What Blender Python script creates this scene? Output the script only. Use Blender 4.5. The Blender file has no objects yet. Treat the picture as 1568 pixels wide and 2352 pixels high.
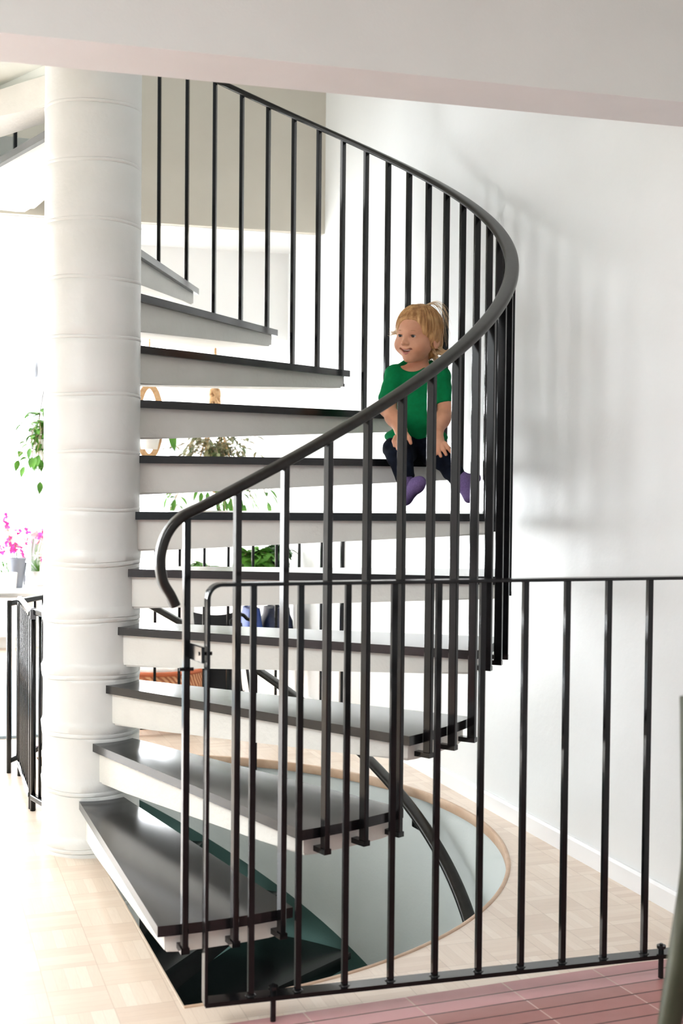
import bpy, bmesh, math, random
import numpy as np
from mathutils import Vector, Matrix
random.seed(7); np.random.seed(7)
S = bpy.context.scene
COL = S.collection
PI = math.pi

# ------------------------------------------------------------------ camera
CAM = Vector((-0.38065, -4.17709, 1.20336)); F_PX = 2944.26
YAW, PITCH, ROLL = 0.283086, -0.028876, 0.009665
fwd = Vector((math.sin(YAW)*math.cos(PITCH), math.cos(YAW)*math.cos(PITCH), math.sin(PITCH)))
R0 = Vector((math.cos(YAW), -math.sin(YAW), 0)); U0 = R0.cross(fwd)
Rc = R0*math.cos(ROLL) + U0*math.sin(ROLL); Uc = U0*math.cos(ROLL) - R0*math.sin(ROLL)
cd = bpy.data.cameras.new('camera'); cam = bpy.data.objects.new('camera', cd); COL.objects.link(cam)
m = Matrix.Identity(4)
for i, v in enumerate((Rc, Uc, -fwd)):
    for r in range(3): m[r][i] = v[r]
m.translation = CAM
cam.matrix_world = m
cd.sensor_fit = 'HORIZONTAL'; cd.sensor_width = 24.0; cd.lens = F_PX/1568*24.0
cd.clip_start = 0.05; cd.clip_end = 100
cd.dof.use_dof = True; cd.dof.focus_distance = 4.15; cd.dof.aperture_fstop = 4.5
S.camera = cam
def ray(px, py):
    x, y = px-784, py-1176
    d = fwd*F_PX + Rc*x - Uc*y
    return d/d.dot(fwd)
def at(px, py, Z):      # a point in the room Z metres in front of the camera
    return CAM + ray(px, py)*Z

# ------------------------------------------------------------------ world, lights, exposure
W = bpy.data.worlds.new('world'); S.world = W; W.use_nodes = True
bg = W.node_tree.nodes['Background']; bg.inputs[0].default_value = (0.88, 0.965, 1.0, 1); bg.inputs[1].default_value = 0.5
S.view_settings.view_transform = 'Standard'; S.view_settings.look = 'None'
S.view_settings.gamma = 1; S.view_settings.use_curve_mapping = False
S.view_settings.exposure = 0.5
S.cycles.max_bounces = 10; S.cycles.diffuse_bounces = 6; S.cycles.sample_clamp_indirect = 8
def area(name, loc, size, rot, power, color=(1, 1, 1)):
    l = bpy.data.lights.new(name, 'AREA'); l.shape = 'RECTANGLE'; l.size, l.size_y = size
    l.energy = power; l.color = color
    o = bpy.data.objects.new(name, l); COL.objects.link(o); o.location = loc; o.rotation_euler = rot
    return o
# daylight: large windows along the left side, the windows of the far wall; the rest is added fill
area('daylight_left', (-3.45, 3.1, 1.35), (2.5, 2.0), (0, -PI/2, 0), 190, (0.95, 0.98, 1.0))
area('daylight_far', (-0.6, 5.02, 1.35), (5.0, 1.85), (-PI/2, 0, 0), 455, (0.95, 0.98, 1.0))
area('fill_upper', (-3.2, 0.9, 3.35), (1.8, 1.1), (0, -PI/2, 0), 34, (1, 0.99, 0.96))  # added fill, lifts the bulkhead and the dark space above the landing
area('fill_hall', (-2.5, -3.1, 2.55), (1.6, 2.4), (0, 0, 0), 118, (0.88, 0.97, 1.0))  # added unseen fill, brightens beam and column front from the camera side
area('fill_basement', (0.2, 0.1, -2.6), (1.2, 1.2), (PI, 0, 0), 60, (0.96, 1, 0.99))  # added fill shining up to brighten the drum wall

# ------------------------------------------------------------------ materials
def mat(name, color=(0.8, 0.8, 0.8), rough=0.5, metal=0.0, spec=0.5, **kw):
    m = bpy.data.materials.new(name); m.use_nodes = True
    b = m.node_tree.nodes['Principled BSDF']
    b.inputs['Base Color'].default_value = (*color, 1); b.inputs['Roughness'].default_value = rough
    b.inputs['Metallic'].default_value = metal; b.inputs['Specular IOR Level'].default_value = spec
    for k, v in kw.items(): b.inputs[k.replace('_', ' ')].default_value = v
    return m
class N:
    def __init__(s, m): s.t = m.node_tree; s.n = s.t.nodes; s.l = s.t.links; s.b = s.n['Principled BSDF']
    def new(s, typ, **kw):
        x = s.n.new(typ)
        for k, v in kw.items(): setattr(x, k, v)
        return x
    def put(s, sock, v):
        if isinstance(v, bpy.types.NodeSocket): s.l.new(v, sock)
        else: sock.default_value = v
    def math(s, op, a, b=0.0, c=None):
        x = s.new('ShaderNodeMath', operation=op); s.put(x.inputs[0], a); s.put(x.inputs[1], b)
        if c is not None: s.put(x.inputs[2], c)
        return x.outputs[0]
    def obj(s): return s.new('ShaderNodeTexCoord').outputs['Object']
    def noise(s, scale, detail=3, vec=None, rough=0.5):
        x = s.new('ShaderNodeTexNoise'); x.inputs['Scale'].default_value = scale; x.inputs['Detail'].default_value = detail
        x.inputs['Roughness'].default_value = rough
        s.l.new(vec if vec is not None else s.obj(), x.inputs['Vector']); return x.outputs['Fac']
    def ramp(s, fac, stops):
        x = s.new('ShaderNodeValToRGB'); s.l.new(fac, x.inputs[0])
        e = x.color_ramp.elements
        while len(e) < len(stops): e.new(0.5)
        for i, (p, c) in enumerate(stops): e[i].position = p; e[i].color = (*c, 1)
        return x.outputs[0]
    def mix(s, f, a, b, blend='MIX'):
        x = s.new('ShaderNodeMix', data_type='RGBA', blend_type=blend)
        s.put(x.inputs[0], f)
        for sock, v in ((x.inputs[6], a), (x.inputs[7], b)):
            if isinstance(v, tuple): sock.default_value = (*v, 1)
            else: s.l.new(v, sock)
        return x.outputs[2]
    def color(s, v): s.l.new(v, s.b.inputs['Base Color'])
    def bump(s, h, strength=0.1, dist=0.01):
        x = s.new('ShaderNodeBump'); x.inputs['Strength'].default_value = strength; x.inputs['Distance'].default_value = dist
        s.l.new(h, x.inputs['Height']); s.l.new(x.outputs[0], s.b.inputs['Normal'])
def noisy(name, c1, c2, scale, rough=0.5, bump=0.0, bdist=0.005, detail=4, spec=0.5, metal=0.0, bscale=None):
    m = mat(name, c1, rough, metal, spec); n = N(m)
    f = n.noise(scale, detail); n.color(n.ramp(f, [(0.35, c1), (0.65, c2)]))
    if bump: n.bump(n.noise(bscale or scale*3, 3), bump, bdist)
    return m
M = {}
M['wall'] = noisy('wall_paint', (0.775, 0.79, 0.79), (0.795, 0.81, 0.81), 3, 0.38, 0.25, 0.004, bscale=26)
M['beam'] = noisy('beam_paint', (0.69, 0.72, 0.675), (0.71, 0.74, 0.695), 6, 0.7, 0.12, 0.003, bscale=150)
M['soffit'] = noisy('soffit_paint', (0.70, 0.69, 0.685), (0.72, 0.71, 0.705), 6, 0.7, 0.12, 0.003, bscale=150)
M['bulkhead'] = noisy('bulkhead_paint', (0.63, 0.59, 0.51), (0.65, 0.61, 0.53), 6, 0.7, 0.12, 0.003, bscale=150)
M['white'] = noisy('white_paint', (0.86, 0.86, 0.85), (0.88, 0.88, 0.87), 4, 0.6)
M['column'] = noisy('column_paint', (0.70, 0.70, 0.67), (0.73, 0.73, 0.705), 7, 0.36, 0.35, 0.004, bscale=40)
M['concrete'] = noisy('painted_concrete', (0.69, 0.675, 0.625), (0.725, 0.71, 0.66), 9, 0.5, 0.45, 0.003, bscale=60)
M['tread'] = noisy('terrazzo_tread', (0.005, 0.005, 0.006), (0.012, 0.012, 0.013), 90, 0.19, 0.05, 0.0006, bscale=200, spec=0.55)
M['iron'] = noisy('black_iron', (0.003, 0.003, 0.0035), (0.006, 0.006, 0.0065), 30, 0.13, 0.04, 0.001, bscale=60, spec=0.34)
M['rail'] = noisy('rail_plastic', (0.009, 0.008, 0.0065), (0.015, 0.0135, 0.011), 40, 0.28, 0.08, 0.001, bscale=90, spec=0.28)
M['steel'] = mat('steel', (0.35, 0.35, 0.36), 0.35, 0.9)
M['lip'] = noisy('wood_lip', (0.47, 0.31, 0.20), (0.56, 0.40, 0.28), 14, 0.5)
M['base'] = mat('baseboard_paint', (0.84, 0.845, 0.85), 0.4)
M['glass'] = mat('window_glass', (1, 1, 1), 0.0, Transmission_Weight=1.0, IOR=1.02)

def parquet():
    m = mat('mosaic_parquet', rough=0.30); n = N(m)
    sep = n.new('ShaderNodeSeparateXYZ'); n.l.new(n.obj(), sep.inputs[0]); X, Y = sep.outputs[0], sep.outputs[1]
    C = 0.1358
    u = n.math('DIVIDE', n.math('ADD', n.math('MULTIPLY_ADD', Y, 0.047, X), 0.126), C)
    v = n.math('DIVIDE', n.math('ADD', n.math('MULTIPLY_ADD', X, -0.047, Y), 0.6215), C)
    iu, iv = n.math('FLOOR', u), n.math('FLOOR', v); fu, fv = n.math('FRACT', u), n.math('FRACT', v)
    par = n.math('FLOORED_MODULO', n.math('ADD', iu, iv), 2.0)        # 0: strips run along x
    inv = n.math('SUBTRACT', 1.0, par)
    across = n.math('ADD', n.math('MULTIPLY', fv, inv), n.math('MULTIPLY', fu, par))
    along = n.math('ADD', n.math('MULTIPLY', fu, inv), n.math('MULTIPLY', fv, par))
    s5 = n.math('MULTIPLY', across, 5.0); st = n.math('FLOOR', s5); fs = n.math('FRACT', s5)
    comb = n.new('ShaderNodeCombineXYZ'); n.l.new(iu, comb.inputs[0]); n.l.new(iv, comb.inputs[1]); n.l.new(st, comb.inputs[2])
    wn = n.new('ShaderNodeTexWhiteNoise'); n.l.new(comb.outputs[0], wn.inputs[0])
    comb2 = n.new('ShaderNodeCombineXYZ'); n.l.new(iu, comb2.inputs[0]); n.l.new(iv, comb2.inputs[1])
    wn2 = n.new('ShaderNodeTexWhiteNoise'); n.l.new(comb2.outputs[0], wn2.inputs[0])
    g = n.new('ShaderNodeCombineXYZ'); n.l.new(n.math('MULTIPLY', along, 0.8), g.inputs[0]); n.l.new(n.math('MULTIPLY_ADD', wn.outputs[0], 40, n.math('MULTIPLY', s5, 2.2)), g.inputs[1])
    gr = n.noise(4.0, 4, g.outputs[0])
    f = n.math('ADD', n.math('MULTIPLY', wn.outputs[0], 0.35), n.math('ADD', n.math('MULTIPLY', gr, 0.45), n.math('MULTIPLY', n.math('ADD', n.math('MULTIPLY', par, 0.5), n.math('MULTIPLY', wn2.outputs[0], 0.5)), 0.25)))
    c = n.ramp(f, [(0.15, (0.65, 0.51, 0.405)), (0.55, (0.74, 0.61, 0.495)), (0.90, (0.83, 0.72, 0.61))])
    ed = n.math('MINIMUM', n.math('MINIMUM', fu, n.math('SUBTRACT', 1.0, fu)), n.math('MINIMUM', fv, n.math('SUBTRACT', 1.0, fv)))
    es = n.math('MINIMUM', fs, n.math('SUBTRACT', 1.0, fs))
    l1 = n.math('LESS_THAN', ed, 0.008); l2 = n.math('MULTIPLY', n.math('LESS_THAN', es, 0.03), 0.45)
    n.color(n.mix(n.math('MULTIPLY', n.math('MAXIMUM', l1, l2), 0.38), c, (0.36, 0.25, 0.17)))
    n.bump(n.math('MAXIMUM', l1, l2), 0.15, -0.001)
    return m
M['floor'] = parquet()
def tiles():
    m = mat('red_clinker', rough=0.42, spec=0.45); n = N(m)
    sep = n.new('ShaderNodeSeparateXYZ'); n.l.new(n.obj(), sep.inputs[0]); X, Y = sep.outputs[0], sep.outputs[1]
    v = n.math('DIVIDE', n.math('ADD', n.math('MULTIPLY_ADD', X, -0.085, Y), 1.462), 0.056)
    u = n.math('DIVIDE', n.math('ADD', n.math('MULTIPLY_ADD', Y, 0.13, X), -0.655), 0.252)
    fv, fu = n.math('FRACT', v), n.math('FRACT', u)
    comb = n.new('ShaderNodeCombineXYZ'); n.l.new(n.math('FLOOR', u), comb.inputs[0]); n.l.new(n.math('FLOOR', v), comb.inputs[1])
    wn = n.new('ShaderNodeTexWhiteNoise'); n.l.new(comb.outputs[0], wn.inputs[0])
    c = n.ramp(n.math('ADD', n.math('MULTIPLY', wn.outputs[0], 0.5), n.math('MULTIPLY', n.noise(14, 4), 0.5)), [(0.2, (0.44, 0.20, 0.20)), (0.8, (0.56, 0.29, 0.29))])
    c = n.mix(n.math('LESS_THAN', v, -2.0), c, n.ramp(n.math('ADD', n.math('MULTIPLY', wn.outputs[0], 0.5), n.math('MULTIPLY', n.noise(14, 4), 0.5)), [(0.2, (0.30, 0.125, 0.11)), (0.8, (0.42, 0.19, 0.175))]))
    gv = n.math('LESS_THAN', fv, 0.09); gu = n.math('LESS_THAN', fu, 0.014)
    c = n.mix(gu, c, (0.55, 0.38, 0.33)); c = n.mix(gv, c, (0.07, 0.022, 0.02))
    n.color(c); n.bump(n.math('MAXIMUM', gu, gv), 0.5, -0.003)
    return m
M['tile'] = tiles()
def well():     # drum wall of the stairwell: grey paint above, green dado following the stair
    m = mat('stairwell_paint', rough=0.5); n = N(m)
    sep = n.new('ShaderNodeSeparateXYZ'); n.l.new(n.obj(), sep.inputs[0])
    th = n.math('MULTIPLY', n.math('ARCTAN2', sep.outputs[1], sep.outputs[0]), 57.29578)
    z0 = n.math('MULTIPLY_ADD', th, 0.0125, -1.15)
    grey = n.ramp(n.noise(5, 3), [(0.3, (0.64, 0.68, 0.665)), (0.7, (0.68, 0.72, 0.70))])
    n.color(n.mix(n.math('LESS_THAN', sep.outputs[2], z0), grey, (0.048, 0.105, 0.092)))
    n.bump(n.noise(90, 3), 0.2, 0.003)
    return m
M['well'] = well()

# ------------------------------------------------------------------ mesh helpers
def link(name, me, m=None, parent=None, smooth=False):
    o = bpy.data.objects.new(name, me); COL.objects.link(o)
    if m is not None:
        for x in (m if isinstance(m, (list, tuple)) else [m]): me.materials.append(x)
    if smooth:
        me.polygons.foreach_set('use_smooth', [True]*len(me.polygons))
    if parent is not None: o.parent = parent
    return o
def obj(name, bm, m=None, parent=None, smooth=False, bevel=0, auto=None):
    if bevel:
        ed = [e for e in bm.edges if len(e.link_faces) == 2 and e.calc_face_angle(0) > 0.6]
        bmesh.ops.bevel(bm, geom=ed, offset=bevel, segments=2, affect='EDGES', clamp_overlap=True)
    bmesh.ops.recalc_face_normals(bm, faces=bm.faces)
    me = bpy.data.meshes.new(name); bm.to_mesh(me); bm.free()
    o = link(name, me, m, parent, smooth)
    if auto is not None:
        me.set_sharp_from_angle(angle=math.radians(auto)) if hasattr(me, 'set_sharp_from_angle') else None
    return o
def empty(name, loc=(0, 0, 0), rz=0.0):
    o = bpy.data.objects.new(name, None); COL.objects.link(o); o.location = loc; o.rotation_euler[2] = rz
    o.empty_display_size = 0.1; return o
def tag(o, label, cat, group=None):
    o['label'] = label; o['category'] = cat
    if group: o['group'] = group
    return o
def struct(o): o['kind'] = 'structure'; return o
def box(bm, a, b, mtx=None):
    vs = [Vector((x, y, z)) for x in (a[0], b[0]) for y in (a[1], b[1]) for z in (a[2], b[2])]
    if mtx: vs = [mtx @ v for v in vs]
    v = [bm.verts.new(x) for x in vs]
    for f in ((0, 1, 3, 2), (4, 6, 7, 5), (0, 4, 5, 1), (2, 3, 7, 6), (0, 2, 6, 4), (1, 5, 7, 3)): bm.faces.new([v[i] for i in f])
    return v
def prism(bm, bot, top):
    n = len(bot); a = [bm.verts.new(p) for p in bot]; b = [bm.verts.new(p) for p in top]
    bm.faces.new(a[::-1]); bm.faces.new(b)
    for i in range(n): bm.faces.new((a[i], a[(i+1) % n], b[(i+1) % n], b[i]))
def frames(pts, up=Vector((0, 0, 1))):
    out = []
    for i, p in enumerate(pts):
        t = (pts[min(i+1, len(pts)-1)]-pts[max(i-1, 0)]).normalized()
        s = t.cross(up)
        if s.length < 1e-3: s = out[-1][1].copy() if out else Vector((1, 0, 0))
        s.normalize(); out.append((t, s, s.cross(t).normalized()))
    return out
def sweep(bm, pts, prof, scale=None, up=Vector((0, 0, 1)), cap=True, fr=None):
    pts = [Vector(p) for p in pts]; fr = fr or frames(pts, up); rings = []
    for i, p in enumerate(pts):
        k = 1.0 if scale is None else scale[i]
        rings.append([bm.verts.new(p + fr[i][1]*a*k + fr[i][2]*b*k) for a, b in prof])
    n = len(prof)
    for i in range(len(rings)-1):
        for j in range(n): bm.faces.new((rings[i][j], rings[i][(j+1) % n], rings[i+1][(j+1) % n], rings[i+1][j]))
    if cap: bm.faces.new(rings[0][::-1]); bm.faces.new(rings[-1])
def circ(r, n=10): return [(r*math.cos(2*PI*i/n), r*math.sin(2*PI*i/n)) for i in range(n)]
def rrect(w, h, r, n=3):
    o = []
    for cx, cy, a0 in ((w/2-r, h/2-r, 0), (-w/2+r, h/2-r, PI/2), (-w/2+r, -h/2+r, PI), (w/2-r, -h/2+r, 3*PI/2)):
        for i in range(n+1): a = a0+PI/2*i/n; o.append((cx+r*math.cos(a), cy+r*math.sin(a)))
    return o
def tube(bm, pts, r, n=8, taper=None): sweep(bm, pts, circ(r, n), taper)
def lathe(bm, prof, seg=32, c=(0, 0), closed=False):
    rings = []
    for r, z in prof:
        rings.append([bm.verts.new((c[0]+r*math.cos(2*PI*i/seg), c[1]+r*math.sin(2*PI*i/seg), z)) for i in range(seg)])
    for i in range(len(rings)-1):
        for j in range(seg): bm.faces.new((rings[i][j], rings[i][(j+1) % seg], rings[i+1][(j+1) % seg], rings[i+1][j]))
    bm.faces.new(rings[0][::-1]); bm.faces.new(rings[-1])

# ------------------------------------------------------------------ the room
OPEN_A, OPEN_B, RO = math.radians(-86.3), math.radians(94.5), 1.345
XL = -3.4
def wx(y): return 1.44 - 0.06*y
def floor_mesh():
    bm = bmesh.new(); x0, x1, y0, y1 = XL, 1.75, -1.36, 4.95
    def edge(t):
        c, s = math.cos(t), math.sin(t); k = 1e9
        if c > 1e-9: k = min(k, x1/c)
        if c < -1e-9: k = min(k, x0/c)
        if s > 1e-9: k = min(k, y1/s)
        if s < -1e-9: k = min(k, y0/s)
        return k
    corners = [math.atan2(y, x) for x in (x0, x1) for y in (y0, y1)]
    ang = sorted(set([OPEN_A + (OPEN_B-OPEN_A)*i/90 for i in range(91)] + [a for a in corners]))
    rest = [OPEN_B + (2*PI+OPEN_A-OPEN_B)*i/60 for i in range(61)] + [a+2*PI if a < OPEN_A else a for a in corners]
    def strip(angs, r):
        angs = sorted(set(angs)); pr = None
        for t in angs:
            k = edge(t); c, s = math.cos(t), math.sin(t)
            q = [bm.verts.new((c*a, s*a, z)) for a, z in ((r, -0.03), (r, 0), (k, 0), (k, -0.03))]
            if pr:
                for i in range(4): bm.faces.new((pr[i], pr[(i+1) % 4], q[(i+1) % 4], q[i]))
            pr = q
    strip([a for a in ang if OPEN_A <= a <= OPEN_B], RO)
    strip([a for a in rest if OPEN_B <= a <= OPEN_A+2*PI], 0.10)
    tri = [(XL, -1.36), (XL, -1.751), (1.2, -1.36)]
    prism(bm, [(x, y, -0.03) for x, y in tri], [(x, y, 0) for x, y in tri])
    return bm
struct(obj('floor', floor_mesh(), M['floor']))
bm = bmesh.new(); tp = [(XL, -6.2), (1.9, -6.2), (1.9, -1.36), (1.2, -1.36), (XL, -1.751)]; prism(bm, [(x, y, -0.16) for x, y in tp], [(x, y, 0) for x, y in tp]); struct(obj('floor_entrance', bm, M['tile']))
# wooden edge round the opening
bm = bmesh.new()
pts = [Vector(((RO-0.004)*math.cos(t), (RO-0.004)*math.sin(t), -0.015)) for t in [OPEN_A+(OPEN_B-OPEN_A)*i/110 for i in range(111)]]
sweep(bm, pts, rrect(0.014, 0.036, 0.004, 2)); struct(obj('trim_1', bm, M['lip'], smooth=True, auto=40))
bm = bmesh.new(); c, s = math.cos(OPEN_A), math.sin(OPEN_A)
sweep(bm, [Vector((c*0.15, s*0.15, -0.014)), Vector((c*RO, s*RO, -0.014))], rrect(0.007, 0.029, 0.002, 2)); struct(obj('trim_2', bm, mat('pale_wood_edge', (0.62, 0.50, 0.39), 0.5)))
# drum wall below the floor
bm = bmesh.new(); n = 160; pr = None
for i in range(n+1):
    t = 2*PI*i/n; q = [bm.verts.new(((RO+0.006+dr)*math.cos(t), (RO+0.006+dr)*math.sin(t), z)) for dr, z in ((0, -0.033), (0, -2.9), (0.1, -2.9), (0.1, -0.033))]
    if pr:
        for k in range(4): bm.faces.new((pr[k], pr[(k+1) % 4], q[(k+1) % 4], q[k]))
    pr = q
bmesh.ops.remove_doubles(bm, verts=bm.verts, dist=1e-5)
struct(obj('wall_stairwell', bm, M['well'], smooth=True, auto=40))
bm = bmesh.new(); box(bm, (-1.5, -1.5, -3.0), (1.5, 1.5, -2.9)); struct(obj('floor_basement', bm, mat('basement_floor', (0.12, 0.12, 0.12), 0.6)))
# right wall
bm = bmesh.new()
prism(bm, [(wx(-6.2), -6.2, -0.16), (wx(-6.2)+0.15, -6.2, -0.16), (wx(5.1)+0.15, 5.1, -0.16), (wx(5.1), 5.1, -0.16)],
      [(wx(-6.2), -6.2, 4.2), (wx(-6.2)+0.15, -6.2, 4.2), (wx(5.1)+0.15, 5.1, 4.2), (wx(5.1), 5.1, 4.2)])
struct(obj('wall_right', bm, M['wall']))
bm = bmesh.new(); A, B = Vector((wx(-1.39)-0.006, -1.39, 0.03)), Vector((wx(4.9)-0.006, 4.9, 0.03))
sweep(bm, [A, B], [(-0.008, -0.03), (0.008, -0.03), (0.008, 0.03), (-0.002, 0.03), (-0.008, 0.022)]); struct(obj('baseboard_right', bm, M['base']))
# beam / ceilings / upper walls
bm = bmesh.new(); box(bm, (XL, -1.395, 2.115), (1.8, -1.20, 2.70))
o = struct(obj('ceiling_beam', bm, [M['beam'], M['soffit']]))
for f in o.data.polygons:
    if f.normal.z < -0.5: f.material_index = 1
bm = bmesh.new(); box(bm, (XL, -6.2, 2.58), (1.9, -1.30, 2.70)); struct(obj('ceiling_near', bm, M['white']))
bm = bmesh.new(); box(bm, (XL, 2.05, 2.40), (1.5, 4.95, 2.55)); struct(obj('ceiling_far', bm, M['white']))
bm = bmesh.new(); box(bm, (-0.30, 2.0126, 2.403), (1.32, 2.12, 4.2)); box(bm, (XL, 2.0126, 2.431), (-0.30, 2.12, 4.2)); struct(obj('wall_bulkhead', bm, M['bulkhead']))
bm = bmesh.new(); box(bm, (XL, 2.0126, 2.395), (-0.30, 2.06, 2.43)); struct(obj('trim_3', bm, M['bulkhead']))
bm = bmesh.new(); ar = [(1.40*math.cos(math.radians(t)), 1.40*math.sin(math.radians(t))) for t in (94, 97, 100, 103, 106, 109, 112, 115)]
ex, ey = ar[-1]
pcs = [[(XL, 0.47), (-0.30, 0.47), (ex, ey), (XL, ey)], [(-0.30, 0.47), (-0.12, 0.10), (-0.07, 0.144), (ex, ey)], [(XL, ey), (ex, ey), (ex, 2.01), (XL, 2.01)],
       [ar[0], (-0.05, 1.76), (-0.09, 2.01), (ar[0][0], 2.01)]] + [[q, p_, (p_[0], 2.01), (q[0], 2.01)] for p_, q in zip(ar, ar[1:])]
for pc in pcs: prism(bm, [(x, y, 2.43) for x, y in pc], [(x, y, 2.60) for x, y in pc])
bmesh.ops.remove_doubles(bm, verts=bm.verts, dist=1e-4)
struct(obj('ceiling_landing', bm, M['beam']))
bm = bmesh.new(); box(bm, (XL, -1.20, 2.53), (-0.02, 0.50, 2.60)); struct(obj('ceiling_landing_near', bm, M['beam']))
bm = bmesh.new(); box(bm, (XL, -1.3, 4.2), (1.8, 2.2, 4.3)); struct(obj('ceiling_upper', bm, M['white']))
# far wall with two windows, left wall with window openings
def wall_with_holes(bm, u0, u1, z0, z1, holes, place, th):
    us = sorted({u0, u1, *[h[0] for h in holes], *[h[1] for h in holes]}); zs = sorted({z0, z1, *[h[2] for h in holes], *[h[3] for h in holes]})
    for i in range(len(us)-1):
        for j in range(len(zs)-1):
            cu, cz = (us[i]+us[i+1])/2, (zs[j]+zs[j+1])/2
            if any(h[0] < cu < h[1] and h[2] < cz < h[3] for h in holes): continue
            a = place(us[i], zs[j], 0); b = place(us[i+1], zs[j+1], th)
            box(bm, tuple(min(p, q) for p, q in zip(a, b)), tuple(max(p, q) for p, q in zip(a, b)))
WY = 4.85
HOLES = [(-2.9, 0.075, 0.45, 2.14), (0.62, 1.03, 0.75, 2.14)]
bm = bmesh.new(); wall_with_holes(bm, XL, 1.4, -0.16, 2.5, HOLES, lambda u, z, t: (u, WY+t, z), 0.14); struct(obj('wall_far', bm, M['white']))
bm = bmesh.new(); wall_with_holes(bm, -6.2, 5.0, -0.16, 4.2, [(1.9, 4.3, 0.35, 2.25), (0.0, 1.8, 2.8, 3.9)], lambda u, z, t: (XL-t, u, z), 0.04); struct(obj('wall_left', bm, M['white']))
wi = 0
for (a, b, c_, d_) in HOLES:
    wi += 1
    fr = empty(f'window_{wi}', ((a+b)/2, WY, c_)); fr['kind'] = 'structure'
    ox, oz = (a+b)/2, c_
    w, h = b-a, d_-c_
    bm = bmesh.new()
    for q in ((-w/2, 0, 0.045, h), (w/2-0.045, 0, 0.045, h), (-w/2+0.045, 0, w-0.09, 0.045), (-w/2+0.045, h-0.045, w-0.09, 0.045)):
        box(bm, (q[0], 0.02, q[1]), (q[0]+q[2], 0.08, q[1]+q[3]))
    if w > 2:
        box(bm, (-w/2+.045, 0.03, 1.17), (w/2-.045, 0.06, 1.195)); box(bm, (-w/2+.045, 0.03, 0.545), (w/2-.045, 0.06, 0.57)); box(bm, (-0.4, 0.01, 0.045), (-0.33, 0.09, h-.045))
        box(bm, (-w/2+.02, -0.02, 1.41), (w/2-.02, 0.02, 1.49))
    obj('window_frame', bm, mat('window_frame_paint', (0.42, 0.44, 0.48), 0.4), fr)
    bm = bmesh.new(); box(bm, (-w/2+0.03, 0.048, 0.03), (w/2-0.03, 0.052, h-0.03)); obj('pane', bm, M['glass'], fr)
    bm = bmesh.new(); box(bm, (-w/2-0.05, -0.34 if w > 2 else -0.1, -0.045), (w/2+0.05, 0.02, -0.02)); obj('window_sill', bm, M['base'], fr)
bm = bmesh.new(); box(bm, (XL, 4.79, 2.20), (0.30, 4.85, 2.24)); struct(obj('trim_4', bm, M['bulkhead']))
bm = bmesh.new(); box(bm, (0.2, 2.62, 1.93), (1.5, 2.95, 2.40)); struct(obj('trim_5', bm, M['white']))

# ------------------------------------------------------------------ spiral staircase
H, DTH, TH0 = 0.18, 0.268738, -1.502659
DF = -0.0593
stair = empty('spiral_staircase', (0, 0, 0))
tag(stair, 'spiral staircase of dark treads on white concrete steps round a thick white column', 'staircase')
def frame(th): return Vector((math.cos(th), math.sin(th), 0)), Vector((-math.sin(th), math.cos(th), 0))
def arc_pts(u, n, R, b0, b1, steps):
    out = []
    for i in range(steps+1):
        b = b0+(b1-b0)*i/steps; out.append(u*math.sqrt(R*R-b*b)+n*b)
    return out
def tread_outline(th, inset=0.0, R=1.3115, r0=0.135, back0=0.078, back1=0.272):
    u, n = frame(th)
    def bk(a): return back0 + (back1-back0)*(a-0.105)/(1.29-0.105) - inset
    f = DF+inset
    Ro = R-inset
    aF0 = math.sqrt(r0*r0-f*f); pts = [u*aF0+n*f]
    # back meets the outer arc
    bB = bk(1.28); pts += arc_pts(u, n, Ro, f, bB, 8)
    a0 = 0.11; pts.append(u*a0+n*bk(a0))
    return pts
def column_profile():
    prof = []; z = -2.85
    rng = random.Random(3)
    zs = []
    for k in range(-16, 19):
        zr_ = k*H+0.012 + rng.uniform(-0.002, 0.002)
        low = -1 <= k <= 5
        if low: zs += [(zr_-0.030, 0), (zr_-0.010, 0.0004), (zr_-0.002, 0.0012), (zr_, -0.0012), (zr_+0.003, 0.0026), (zr_+0.012, 0.0034), (zr_+0.0145, 0.0016), (zr_+0.017, 0.0040), (zr_+0.040, 0.0044), (zr_+0.047, 0.0014), (zr_+0.056, 0.0)]
        else: zs += [(zr_-0.030, 0), (zr_-0.012, 0.0004), (zr_-0.0100, -0.0010), (zr_-0.008, 0.0008), (zr_-0.003, 0.0014), (zr_-0.001, 0.0011), (zr_+0.001, -0.0012), (zr_+0.004, 0.0004), (zr_+0.03, 0)]
    return zs
bm = bmesh.new(); seg = 96; rings = []
for z, dr in column_profile():
    if z > 3.4: break
    base = 0.1515 + (0.004*max(0, (0.7-z)/0.7) if z < 0.7 else 0)
    ring = []
    for i in range(seg):
        t = 2*PI*i/seg
        wob = 0.0035*math.sin(t*2+z*9)*math.sin(z*17+t) if abs(dr) > 0 else 0
        ring.append(bm.verts.new(((base+dr*(1+0.5*math.sin(3*t+z*40)))*math.cos(t), (base+dr*(1+0.5*math.sin(3*t+z*40)))*math.sin(t), z+wob)))
    rings.append(ring)
for i in range(len(rings)-1):
    for j in range(seg): bm.faces.new((rings[i][j], rings[i][(j+1) % seg], rings[i+1][(j+1) % seg], rings[i+1][j]))
obj('column', bm, M['column'], stair, smooth=True, auto=50)

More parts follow.
